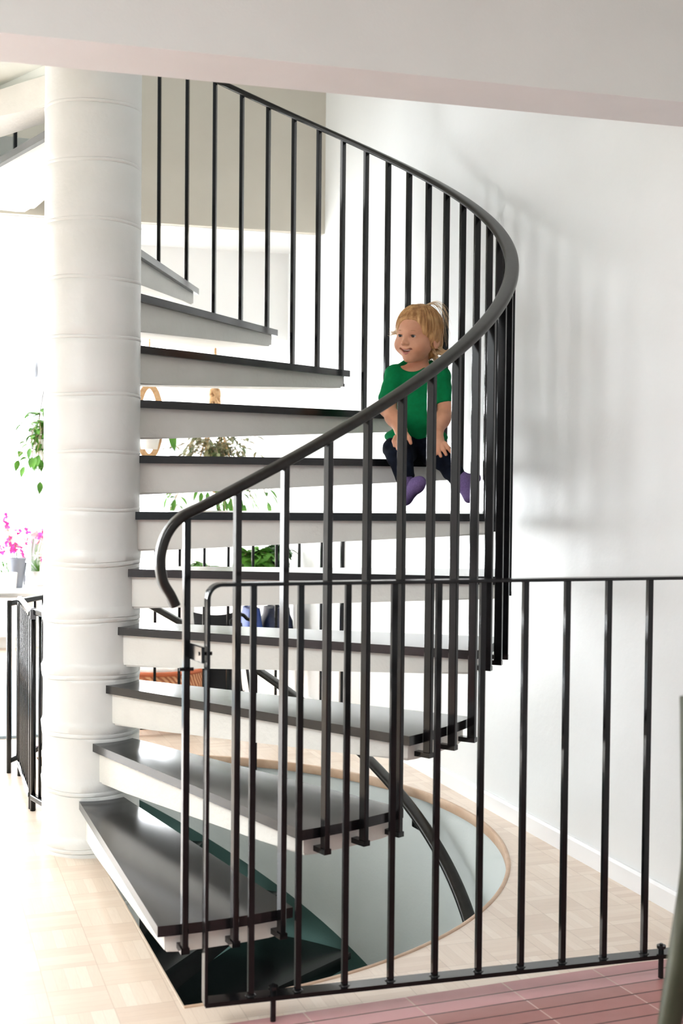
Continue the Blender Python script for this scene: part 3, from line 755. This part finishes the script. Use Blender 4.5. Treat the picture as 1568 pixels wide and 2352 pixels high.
obj('loose_hair', bm, M['hairbacklit'], hair, smooth=True); bm = bmesh.new()
for i in range(330):       # fringe and side locks following the skull
    a = rng.uniform(-1.5, 1.9); st_ = math.sin(a); ct = math.cos(a)
    def sk(t, k=1.0):
        ph = t; return hp(0.081*st_*math.sin(ph)*k, -0.016+0.093*ct*math.sin(ph)*k, 0.026+0.084*math.cos(ph)*k)
    end = (1.05+0.14*rng.random() if abs(a) < 0.65 else 1.25+0.25*rng.random() if abs(a) < 0.95 else 1.65+0.42*rng.random())
    if -0.3 < a < 0.55: end -= 0.10
    P = [Vector(sk(0.35+(end-0.35)*i/8, 1.005)) for i in range(9)]
    tube(bm, P, 0.0013, 4, [1-0.7*i/8 for i in range(9)])
obj('hair_strands', bm, M['hair'], hair, smooth=True)
# t-shirt
lo2 = np.minimum.reduce([RS, LS, J(870, 1030, 4.65)])-0.09; hi2 = np.maximum.reduce([RS, LS, J(1050, 850, 4.4), J(1050, 1000, 4.75)])+0.09; lo2[2] = J(955, 1030, 4.5)[2]
s = SDF(lo2, hi2, 0.0030)
s.ell(J(957, 885, 4.53), (0.090, 0.064, 0.075), TR, 0.0)
s.ell(J(956, 955, 4.525), (0.090, 0.074, 0.085), TR, 0.03)
s.ell(J(956, 1003, 4.565), (0.112, 0.080, 0.038), TR, 0.025)
s.cap(RS, LS, 0.033, 0.033, 0.02); s.cap(RS+V3([0,0,-.012]), J(935, 842, 4.53), 0.030, 0.026, 0.015); s.cap(LS+V3([0,0,-.012]), J(983, 842, 4.54), 0.030, 0.026, 0.015)
RC, LC = RS+(RE-RS)*0.68, LS+(LE-LS)*0.68
s.cap(RS, RC+V3([-.003, 0, 0]), 0.032, 0.036, 0.012); s.cap(LS, LC, 0.032, 0.036, 0.012)
for c_, a, b in ((RC, RS, RE), (LC, LS, LE)):
    ax = (b-a)/np.linalg.norm(b-a); e = Vector(ax); x1 = e.orthogonal().normalized(); y1 = e.cross(x1)
    Rm = np.array([list(x1), list(y1), list(e)]).T
    s.ell(c_+ax*0.055, (0.052, 0.052, 0.046), Rm, 0.002, 'sub')
s.ell(J(947, 830, 4.455), (0.052, 0.060, 0.036), TR, 0.003, 'sub')
s.ell(J(960, 822, 4.53), (0.046, 0.048, 0.030), TR, 0.003, 'sub')
s.ell(J(955, 1020, 4.42), (0.085, 0.06, 0.045), TR, 0.004, 'sub')
def folds(V):
    q = (V-CO*0)@TB.T
    a = 0.0022*np.sin(q[:, 0]*70+q[:, 2]*25)*np.clip((0.30-q[:, 2])*6, 0.1, 1)+0.0012*np.sin(q[:, 2]*110+q[:, 0]*60)
    nrm = V-np.array(J(957, 930, 4.60)); nrm[:, 2] = 0; nrm /= np.linalg.norm(nrm, axis=1)[:, None]
    return V+nrm*a[:, None]
sdf_obj('shirt', s, M['shirt'], child, fn=folds)
# trousers
RH, LH = J(932, 1032, 4.53), J(984, 1034, 4.54)
RK, LK = J(918, 1046, 4.395), J(1016, 1050, 4.40)
RA, LA = J(929, 1093, 4.365), J(1053, 1102, 4.375)
lo3 = np.minimum.reduce([RA, LA, RH, RK])-0.09; hi3 = np.maximum.reduce([RA, LA, LH, J(955, 1000, 4.65), LK])+0.09
s = SDF(lo3, hi3, 0.0030)
s.ell(J(957, 1020, 4.555), (0.092, 0.075, 0.050), TR, 0.0)
s.cap(RH, RK, 0.052, 0.046, 0.02); s.cap(LH, LK, 0.052, 0.043, 0.02)
s.cap(RK, RA, 0.043, 0.034, 0.012); s.cap(LK, LA, 0.041, 0.031, 0.012)
s.ell(J(898, 1030, 4.42), (0.030, 0.035, 0.034), TR, 0.02)
for c_, a, b in ((RA, RK, RA), (LA, LK, LA)):
    ax = (b-a)/np.linalg.norm(b-a); e = Vector(ax); x1 = e.orthogonal().normalized(); y1 = e.cross(x1); Rm = np.array([list(x1), list(y1), list(e)]).T
    s.ell(c_+ax*0.052, (0.05, 0.05, 0.045), Rm, 0.003, 'sub')
def wr_(V):
    q = V@TB.T; a = 0.0028*np.sin(q[:, 0]*95-q[:, 2]*130)+0.002*np.sin(q[:, 0]*40+q[:, 2]*190+q[:, 1]*60)
    return V+a[:, None]*np.array([0, 0, 1])*0.6+a[:, None]*np.array(cb)*0.6
sdf_obj('trousers', s, M['trouser'], child, fn=wr_)
# socks
for pts_ in ([((931, 1090, 4.37), (930, 1140, 4.355), 0.026, 0.023), ((930, 1146, 4.352), (957, 1114, 4.285), 0.021, 0.023), ((957, 1114, 4.285), (965, 1107, 4.27), 0.023, 0.019)],
             [((1054, 1096, 4.375), (1064, 1112, 4.365), 0.026, 0.025), ((1064, 1110, 4.365), (1076, 1144, 4.325), 0.024, 0.017), ((1068, 1106, 4.375), (1092, 1098, 4.385), 0.022, 0.018)]):
    P = [J(*p[0]) for p in pts_]+[J(*p[1]) for p in pts_]
    s = SDF(np.minimum.reduce(P)-0.05, np.maximum.reduce(P)+0.05, 0.0025)
    for a, b, r1, r2 in pts_: s.cap(J(*a), J(*b), r1, r2, 0.02)
    sdf_obj('sock', s, M['sock'], child)

# ------------------------------------------------------------------ plants
def leafmat(name, a, b, tr=0.35):
    m = noisy(name, a, b, 18, 0.5, spec=0.3); return m
M['leaf'] = leafmat('leaf_light', (0.045, 0.16, 0.012), (0.10, 0.27, 0.03))
M['leafd'] = leafmat('leaf_dark', (0.02, 0.07, 0.02), (0.06, 0.15, 0.045))
M['leafv'] = leafmat('leaf_variegated', (0.06, 0.11, 0.035), (0.26, 0.21, 0.11))
M['stem'] = mat('stem', (0.30, 0.22, 0.12), 0.7)
M['jute'] = noisy('jute_rope', (0.42, 0.24, 0.11), (0.58, 0.36, 0.19), 80, 0.85, 0.6, 0.003)
M['pot'] = mat('white_pot', (0.70, 0.66, 0.62), 0.4); M['terra'] = mat('terracotta', (0.52, 0.28, 0.19), 0.8)
def leaf(bm, p, d, L, w, rng, droop=0.3):
    d = Vector(d).normalized(); up = Vector((rng.uniform(-.4, .4), rng.uniform(-.4, .4), 1)); s = d.cross(up)
    if s.length < .05: s = Vector((1, 0, 0))
    s.normalize(); u = s.cross(d).normalized(); p = Vector(p); mid, rows = [], []
    for t, k in ((0, 0.05), (0.2, 0.7), (0.45, 1.0), (0.72, 0.72), (1.0, 0.02)):
        c = p+d*L*t-Vector((0, 0, 1))*droop*L*t*t
        rows.append([bm.verts.new(c+s*w*k*0.5+u*w*0.18*k), bm.verts.new(c), bm.verts.new(c-s*w*k*0.5+u*w*0.18*k)])
    for a, b in zip(rows, rows[1:]):
        bm.faces.new((a[0], a[1], b[1], b[0])); bm.faces.new((a[1], a[2], b[2], b[1]))
def foliage(parent, vines, m, L, w, rng, step=0.03, rs=0.0018, name='foliage', two=True):
    """vines: list of point lists (local); leaves alternate along them"""
    bs = bmesh.new(); bl = bmesh.new()
    for P in vines:
        P = [Vector(p) for p in P]; tube(bs, P, rs, 5)
        acc = 0
        for a, b in zip(P, P[1:]):
            n = max(1, int((b-a).length/step))
            for i in range(n):
                q = a.lerp(b, (i+rng.random()*.5)/n); d = (b-a).normalized()
                for k in range(2 if two else 1):
                    az = rng.uniform(0, 2*PI); sd = Vector((math.cos(az), math.sin(az), rng.uniform(-.3, .7)))
                    leaf(bl, q, sd+d*0.4, L*rng.uniform(.7, 1.15), w*rng.uniform(.75, 1.1), rng, rng.uniform(0.1, .6))
        leaf(bl, P[-1], P[-1]-P[-2], L, w, rng)
    obj('stems', bs, M['stem'], parent, smooth=True); obj(name, bl, m, parent, smooth=True)
def curve_vine(rng, az, out, up, drop, n=7, wob=0.02):
    P = []
    for i in range(n):
        t = i/(n-1); r = out*t; z = up*math.sin(min(1, t*1.6)*PI/2)-drop*t*t
        P.append((math.cos(az)*r+rng.uniform(-wob, wob)*t, math.sin(az)*r+rng.uniform(-wob, wob)*t, z))
    return P
# hanging plant in a jute macrame, seen between the treads
rng = random.Random(5)
hx, hy = 0.915, 2.78
mh = empty('macrame_plant_hanger', (hx, hy, 1.93)); tag(mh, 'tan jute macrame hanger knotted on a hook behind the treads', 'plant hanger')
bm = bmesh.new(); lathe(bm, [(0.028, -0.012), (0.028, 0.0)], 16); tube(bm, [Vector((0, 0, 0)), Vector((0, 0, -0.05))], 0.006); obj('hook', bm, M['jute'], mh)
bm = bmesh.new(); tube(bm, [Vector((0, 0, -0.04)), Vector((0.004, 0, -0.15)), Vector((0, 0, -0.27))], 0.008); obj('rope', bm, M['jute'], mh, smooth=True)
bm = bmesh.new()
for k in range(3):
    P = [Vector((0.022*math.cos(a+k*2.1), 0.018*math.sin(a+k*2.1), -0.285+0.022*math.sin(2*a+k)-0.02*k)) for a in [2*PI*i/14 for i in range(15)]]
    tube(bm, P, 0.012, 8)
obj('knot', bm, M['jute'], mh, smooth=True)
bm = bmesh.new()
for k in range(4):
    a = PI/4+k*PI/2; tube(bm, [Vector((0.006*math.cos(a), 0.006*math.sin(a), -0.28)), Vector((0.05*math.cos(a), 0.05*math.sin(a), -0.50)), Vector((0.098*math.cos(a), 0.098*math.sin(a), -0.64)), Vector((0.09*math.cos(a), 0.09*math.sin(a), -0.75)), Vector((0, 0, -0.83))], 0.005, 6)
obj('cord', bm, M['jute'], mh, smooth=True)
hpz = 1.17
hpn = empty('hanging_plant', (hx, hy, hpz)); tag(hpn, 'bushy trailing plant with mixed brown-green leaves hanging in a terracotta pot behind the treads', 'plant')
bm = bmesh.new(); lathe(bm, [(0.055, -0.055), (0.062, -0.05), (0.083, 0.075), (0.090, 0.078), (0.090, 0.10), (0.078, 0.10), (0.072, 0.07)], 28); obj('pot', bm, M['terra'], hpn, smooth=True, auto=40)
V = []
for i in range(44):
    P = curve_vine(rng, rng.uniform(0, 2*PI), rng.uniform(.10, .27), rng.uniform(.08, .20), rng.uniform(0.0, .2)); V.append([(x, y, z+0.09) for x, y, z in P])
foliage(hpn, V, M['leafv'], 0.055, 0.020, rng, 0.035)
V = []
for i in range(22):
    P = curve_vine(rng, rng.uniform(0, 2*PI), rng.uniform(.16, .34), 0.05, rng.uniform(.12, .34)); V.append([(x, y, z+0.09) for x, y, z in P])
for i in range(18):
    a_ = rng.uniform(0, 2*PI); r_ = rng.uniform(.14, .34); z_ = rng.uniform(-.15, -.05); V.append([(0.04*math.cos(a_), 0.04*math.sin(a_), 0.1), (0.5*r_*math.cos(a_), 0.5*r_*math.sin(a_), 0.08), (0.85*r_*math.cos(a_), 0.85*r_*math.sin(a_), 0.0), (r_*math.cos(a_+.1), r_*math.sin(a_+.1), z_)])
V.append([(0.05, 0, 0.1), (0.12, -0.03, 0.10), (0.20, -0.05, 0.03), (0.28, -0.05, -0.01), (0.33, -0.05, -0.03)])
V.append([(-0.04, 0, 0.1), (-0.12, -0.03, 0.06), (-0.2, -0.05, -0.02), (-0.25, -0.05, -0.08)])
foliage(hpn, V, M['leaf'], 0.06, 0.026, rng, 0.05, name='trailing_leaves', two=False)
# second hanging plant close to the column: wooden hoop with big leaves
hn2 = empty('hoop_planter', (0.545, 2.70, 1.36)); tag(hn2, 'wooden hoop planter hanging by the column with one big bright leaf', 'planter')
bm = bmesh.new(); P = [Vector((0.062*math.cos(a), 0, 0.12+0.19*math.sin(a))) for a in [2*PI*i/40 for i in range(41)]]
sweep(bm, P[:-1]+[P[0]], rrect(0.035, 0.012, 0.003, 1), up=Vector((0, 1, 0))); tube(bm, [Vector((0, 0, 0.31)), Vector((0, 0, 0.575))], 0.004); obj('hoop', bm, M['jute'], hn2, smooth=True, auto=40)
bm = bmesh.new(); lathe(bm, [(0.045, -0.03), (0.06, 0.04), (0.052, 0.04)], 20); obj('pot', bm, M['pot'], hn2, smooth=True)
bm = bmesh.new(); rg = random.Random(2)
leaf(bm, (0.06, 0, 0.06), (0.5, 0.1, 1), 0.10, 0.05, rg); leaf(bm, (0.115, -0.02, 0.10), (0.15, 0, -1), 0.14, 0.05, rg, 0); leaf(bm, (0.02, 0, 0.05), (-.2, .3, 1), 0.13, 0.05, rg); leaf(bm, (0, -.02, 0.05), (.1, -.6, .8), 0.12, 0.05, rg)
obj('leaves', bm, M['leaf'], hn2, smooth=True)
# hanging plant by the left window
hw = empty('hanging_plant', (0.03, 3.0, 1.28)); tag(hw, 'green leafy plant hanging in a pale pot at the window left of the column', 'plant')
bm = bmesh.new(); lathe(bm, [(0.030, -0.03), (0.05, -0.02), (0.072, 0.03), (0.078, 0.10), (0.070, 0.10)], 24); obj('pot', bm, M['pot'], hw, smooth=True)
bm = bmesh.new(); P = [Vector((0.081*math.cos(a), 0.081*math.sin(a), 0.045)) for a in [2*PI*i/24 for i in range(25)]]; tube(bm, P, 0.003, 5)
for k in range(3):
    a = k*2.094+0.5; tube(bm, [Vector((0.0, 0, -0.035)), Vector((0.06*math.cos(a), 0.06*math.sin(a), -0.02)), Vector((0.082*math.cos(a), 0.082*math.sin(a), 0.05)), Vector((0.03*math.cos(a), 0.03*math.sin(a), 0.32)), Vector((0, 0, 0.48))], 0.003, 5)
tube(bm, [Vector((0, 0, 0.47)), Vector((0, 0, 1.12))], 0.004, 5); obj('wire_hanger', bm, M['iron'], hw, smooth=True)
V = []
for i in range(34):
    P = curve_vine(rng, rng.uniform(0, 2*PI), rng.uniform(.08, .17), rng.uniform(.05, .24), rng.uniform(0.0, .3)); V.append([(x, y, z+0.09) for x, y, z in P])
foliage(hw, V, M['leaf'], 0.055, 0.036, rng, 0.05, two=False)
# low bench with potted plants behind the stairs
bx0, bx1, by0, by1 = 0.66, 1.28, 2.18, 2.52
bench = empty('bench', (0.97, 2.35, 0)); o0 = Vector(bench.location); tag(bench, 'low white bench under the potted plants behind the guard rail', 'bench')
bm = bmesh.new(); box(bm, (bx0-o0.x, by0-o0.y, 0.545), (bx1-o0.x, by1-o0.y, 0.575)); obj('top', bm, M['white'], bench, bevel=0.003)
bm = bmesh.new(); box(bm, (bx0+.03-o0.x, by0+.02-o0.y, 0.23), (bx1-.03-o0.x, by1-.02-o0.y, 0.25)); obj('shelf', bm, M['white'], bench, bevel=0.003)
for x in (bx0+0.03, bx1-0.03):
    for y in (by0+0.03, by1-0.03):
        bm = bmesh.new(); box(bm, (x-o0.x-.018, y-o0.y-.018, 0), (x-o0.x+.018, y-o0.y+.018, 0.545)); obj('leg', bm, M['white'], bench)
def potted(x, y, z, r, h, lab, m, L, w, n, hh, seed, mp=None, out=0.1, mid='leaves'):
    rg = random.Random(seed); e = empty('potted_plant', (x, y, z)); tag(e, lab, 'plant')
    bm = bmesh.new(); lathe(bm, [(r*0.75, 0), (r, h), (r*0.9, h), (r*0.85, h-0.01)], 24); obj('pot', bm, mp or M['pot'], e, smooth=True, auto=40)
    V = []
    for i in range(n):
        P = curve_vine(rg, rg.uniform(0, 2*PI), rg.uniform(.3, 1)*out, rg.uniform(.5, 1)*hh, 0.03); V.append([(a, b, c+h-0.01) for a, b, c in P])
    foliage(e, V, m, L, w, rg, 0.04, name=mid)
    return e
greypot = mat('grey_planter', (0.40, 0.37, 0.36), 0.6)
potted(1.02, 2.25, 0.575, 0.045, 0.09, 'round-leaved bright green potted plant on the bench, middle of three', M['leaf'], 0.06, 0.055, 26, 0.17, 3, out=0.08)
potted(1.165, 2.36, 0.575, 0.05, 0.09, 'dark glossy potted plant on the bench nearest the right wall', M['leafd'], 0.055, 0.035, 30, 0.19, 4, out=0.06)
potted(0.78, 2.30, 0.575, 0.05, 0.06, 'sparse light green potted plant on the bench nearest the column', M['leaf'], 0.065, 0.03, 10, 0.14, 6, mp=greypot, out=0.17)
# bags under the bench
def bag(x, y, w, d, h, m, lab, name='bag'):
    e = empty(name, (x, y, 0.25)); tag(e, lab, 'bag')
    bm = bmesh.new(); bmesh.ops.create_grid(bm, x_segments=2, y_segments=2, size=0.1); bm.clear()
    lay = 8; seg = 24; rings = []; rg = random.Random(int(x*100))
    for k in range(lay+1):
        t = k/lay; f = 0.86+0.2*math.sin(PI*min(1, t*1.1)) - 0.25*max(0, t-0.8)*5*0.4
        rings.append([bm.verts.new((w/2*f*math.copysign(abs(math.cos(a))**0.5, math.cos(a))+rg.uniform(-.004, .004), d/2*f*math.copysign(abs(math.sin(a))**0.5, math.sin(a))+rg.uniform(-.004, .004), h*t)) for a in [2*PI*i/seg for i in range(seg)]])
    for a, b in zip(rings, rings[1:]):
        for j in range(seg): bm.faces.new((a[j], a[(j+1) % seg], b[(j+1) % seg], b[j]))
    bm.faces.new(rings[0][::-1]); bm.faces.new(rings[-1]); obj('body', bm, m, e, smooth=True, auto=60)
    for sy in (-1, 1):
        bm = bmesh.new(); P = [Vector((w*0.22*math.cos(a), sy*d*0.3, h-0.01+0.018*math.sin(a))) for a in [PI*i/12 for i in range(13)]]; tube(bm, P, 0.006, 6); obj('strap', bm, m, e, smooth=True)
M['navy'] = noisy('navy_nylon', (0.008, 0.012, 0.035), (0.015, 0.025, 0.07), 12, 0.5, 0.4, 0.01); M['blue'] = noisy('blue_nylon', (0.02, 0.05, 0.22), (0.03, 0.08, 0.32), 12, 0.5)
bag(1.165, 2.34, 0.15, 0.22, 0.26, M['navy'], 'dark navy bag on the bench shelf beside the wall')
bag(1.03, 2.34, 0.09, 0.22, 0.26, M['blue'], 'narrow blue bag on the bench shelf')
# baby bouncer with a black rocker
bo = empty('baby_bouncer', (0.80, 2.02, 0)); tag(bo, 'black baby bouncer with a grey seat on the floor behind the guard rail', 'bouncer')
bm = bmesh.new()
P = [Vector((0.19*math.cos(a), 0.0+0.12*math.sin(a), 0.02)) for a in [2*PI*i/30 for i in range(31)]]; tube(bm, P, 0.010, 8)
for sx in (-1, 1): tube(bm, [Vector((0.17*sx, -0.06, 0.02)), Vector((0.15*sx, 0.0, 0.20)), Vector((0.12*sx, 0.06, 0.46))], 0.009, 8)
obj('frame', bm, M['iron'], bo, smooth=True)
bm = bmesh.new(); rings = []
for i in range(11):
    t = i/10; y = -0.12+0.22*t; z = 0.12+0.04*math.sin(t*PI*2+2.5)+0.36*t**1.5
    rings.append([Vector((w_*0.11, y-0.05*(1-w_*w_), z+0.012*w_*w_)) for w_ in (-1, -.7, -.35, 0, .35, .7, 1)])
vb = [[bm.verts.new(p) for p in r] for r in rings]
for a, b in zip(vb, vb[1:]):
    for j in range(6): bm.faces.new((a[j], a[j+1], b[j+1], b[j]))
bmesh.ops.solidify(bm, geom=bm.faces[:], thickness=0.02); obj('seat', bm, mat('black_fabric', (0.012, 0.012, 0.014), 0.7), bo, smooth=True)
bm = bmesh.new(); P = [Vector((0.10+0.055*math.cos(a)*(1+0.12*math.sin(5*a)), -0.06, 0.46+0.05*math.sin(a)*(1+0.12*math.sin(5*a)))) for a in [2*PI*i/40 for i in range(41)]]; tube(bm, P, 0.009, 8); obj('toy_ring', bm, M['iron'], bo, smooth=True)
# wicker basket
bk = empty('basket', (0.50, 1.99, 0)); tag(bk, 'round orange wicker basket with a pale lining on the floor beside the column', 'basket')
wm = mat('wicker', (0.55, 0.22, 0.09), 0.7); n = N(wm)
wv = n.new('ShaderNodeTexWave'); wv.inputs['Scale'].default_value = 22; wv.inputs['Distortion'].default_value = 3; wv.bands_direction = 'DIAGONAL'; n.l.new(n.obj(), wv.inputs[0])
n.color(n.ramp(wv.outputs['Fac'], [(0.2, (0.42, 0.13, 0.05)), (0.8, (0.72, 0.38, 0.19))])); n.bump(wv.outputs['Fac'], 0.6, 0.006)
bm = bmesh.new(); lathe(bm, [(0.18, 0), (0.205, 0.02), (0.228, 0.262), (0.222, 0.275), (0.21, 0.262), (0.19, 0.03)], 40); obj('body', bm, wm, bk, smooth=True, auto=50)
bm = bmesh.new(); P = [Vector((0.229*math.cos(a), 0.229*math.sin(a), 0.266)) for a in [2*PI*i/40 for i in range(41)]]; tube(bm, P, 0.011, 8); obj('rim', bm, mat('orange_rim', (0.50, 0.12, 0.04), 0.6), bk, smooth=True)
bm = bmesh.new(); lathe(bm, [(0.215, 0.266), (0.216, 0.280), (0.18, 0.292), (0.10, 0.288), (0.05, 0.285)], 32)
for v in bm.verts: v.co.z += 0.008*math.sin(v.co.x*60)*math.cos(v.co.y*50)
obj('lining', bm, noisy('lining_cloth', (0.75, 0.66, 0.60), (0.82, 0.74, 0.70), 30, 0.9), bk, smooth=True)
# rug, radiator, window sill things
bm = bmesh.new(); box(bm, (-1.9, 1.76, 0.0), (0.02, 3.75, 0.012)); tag(obj('rug', bm, noisy('rug_wool', (0.30, 0.36, 0.40), (0.36, 0.42, 0.46), 120, 0.95, 0.4, 0.004), bevel=0.004), 'flat blue-grey rug on the floor left of the column', 'rug')
rad = empty('radiator', (-0.55, 4.60, 0)); tag(rad, 'white panel radiator under the far window', 'radiator')
bm = bmesh.new(); box(bm, (-0.8, 0.05, 0.10), (0.55, 0.16, 0.36)); obj('panel', bm, M['white'], rad, bevel=0.008)
for x in (-0.7, 0.45):
    bm = bmesh.new(); box(bm, (x-0.02, 0.08, 0), (x+0.02, 0.13, 0.10)); obj('foot', bm, M['white'], rad)
bu = empty('bucket', (-0.072, 4.62, 0.43)); tag(bu, 'small grey metal bucket on the window sill left of the column', 'bucket')
zm = mat('zinc', (0.17, 0.18, 0.21), 0.5, 0.5)
bm = bmesh.new(); lathe(bm, [(0.038, 0), (0.040, 0.004), (0.060, 0.190), (0.064, 0.192), (0.064, 0.20), (0.056, 0.20), (0.052, 0.18)], 28); obj('body', bm, zm, bu, smooth=True, auto=40)
bm = bmesh.new(); tube(bm, [Vector((0.062, -0.01, 0.17)), Vector((0.052, -0.03, 0.10)), Vector((0.048, -0.035, 0.02))], 0.005, 6); obj('handle', bm, zm, bu, smooth=True)
cu = empty('cup', (-0.125, 4.51, 0.43)); tag(cu, 'white cup on the window sill before the grey bucket', 'cup')
bm = bmesh.new(); lathe(bm, [(0.036, 0), (0.045, 0.006), (0.053, 0.11), (0.050, 0.11), (0.046, 0.02)], 28); obj('body', bm, M['pot'], cu, smooth=True, auto=40)
fl_ = empty('flowering_plant', (-0.02, 4.72, 0.43)); tag(fl_, 'pink and white flowers in bloom at the window left of the column', 'flowers')
rg = random.Random(9); bs, bf = bmesh.new(), bmesh.new(); bw = bmesh.new()
bm = bmesh.new(); lathe(bm, [(0.04, 0), (0.055, 0.10), (0.05, 0.10)], 20, (0.10, 0)); obj('pot', bm, M['pot'], fl_, smooth=True)
for i in range(95):
    p = Vector((rg.uniform(-.45, .16), rg.uniform(-.06, .06), rg.uniform(.19, .44)))
    if p.x < -0.1: p.z += 0.04
    tube(bs, [Vector((0.10 if p.x > -.05 else p.x*.6, 0, 0.09)), Vector((p.x*.7, 0, p.z*0.6)), p], 0.0018, 4)
    tgt = bf if rg.random() < 0.55 else bw
    ax = Vector((rg.uniform(-1, 1), -1, rg.uniform(-.3, .8))).normalized(); e1 = ax.orthogonal().normalized(); e2 = ax.cross(e1)
    for k in range(5):
        a = k*2*PI/5+rg.random(); leaf(tgt, p, e1*math.cos(a)+e2*math.sin(a)-ax*-0.2, 0.034, 0.030, rg, 0.1)
obj('stems', bs, M['leaf'], fl_, smooth=True); obj('pink_blossoms', bf, mat('pink_petal', (0.78, 0.05, 0.33), 0.6), fl_, smooth=True); obj('white_blossoms', bw, mat('pale_petal', (0.85, 0.72, 0.68), 0.6), fl_, smooth=True)

# ------------------------------------------------------------------ dark green chair standing close to the camera
ch = empty('chair', (0.95, -2.36, 0)); o0 = Vector(ch.location); tag(ch, 'dark olive wooden chair at the right edge, one curved leg in view', 'chair')
gm = noisy('olive_paint', (0.035, 0.042, 0.022), (0.05, 0.058, 0.032), 20, 0.4)
def chair_leg(P, name='leg', r=0.016):
    bm = bmesh.new(); sweep(bm, [Vector(p)-o0 for p in P], dprof(0.034, 0.034), [0.85, 1.0, 1.05, 1.05, 1.0, 0.95][:len(P)]); obj(name, bm, gm, ch, smooth=True, auto=60)
L0 = at(1537, 2352, 2.0); rv = lambda v, k, b, z=0: Vector(v)+rt*k+cb*b+Vector((0, 0, z))
prof_l = [at(1474, 2352, 2.0), at(1537, 2352, 2.0), at(1562, 2200, 2.0), at(1581, 2080, 2.0), at(1590, 1950, 2.0), at(1588, 1600, 2.0)]
prof_l[0].z = 0.0
chair_leg([tuple(p) for p in prof_l], 'back_leg')
top = prof_l[3]
chair_leg([tuple(p+rt*0.47*(1)-rt*(2*(p-top).dot(rt)*(1 if i < 3 else 0))) for i, p in enumerate(prof_l)], 'back_leg')
for k in (0.03, 0.44):
    q = top+rt*k+cb*0.40; q.z = 0.44; f_ = q+rt*(0.05 if k > .1 else -0.05)*0.3+cb*0.03; f_.z = 0; chair_leg([tuple(f_), tuple(f_.lerp(q, .5)), tuple(q)])
MS = Matrix(((rt.x, cb.x, 0, top.x), (rt.y, cb.y, 0, top.y), (0, 0, 1, 0), (0, 0, 0, 1)))
bm = bmesh.new(); vs = box(bm, (0.012, -0.01, 0.44), (0.47, 0.43, 0.47), MS)
for v in vs: v.co -= o0
obj('seat', bm, gm, ch, bevel=0.008)
for z in (0.62, 0.80):
    bm = bmesh.new(); e1, e2 = top+rt*0.01, top+rt*0.46; e1.z = e2.z = z; mdl = (e1+e2)/2-cb*0.03
    sweep(bm, [e1-o0, mdl-o0, e2-o0], rrect(0.02, 0.05, 0.006, 2)); obj('back_slat', bm, gm, ch)
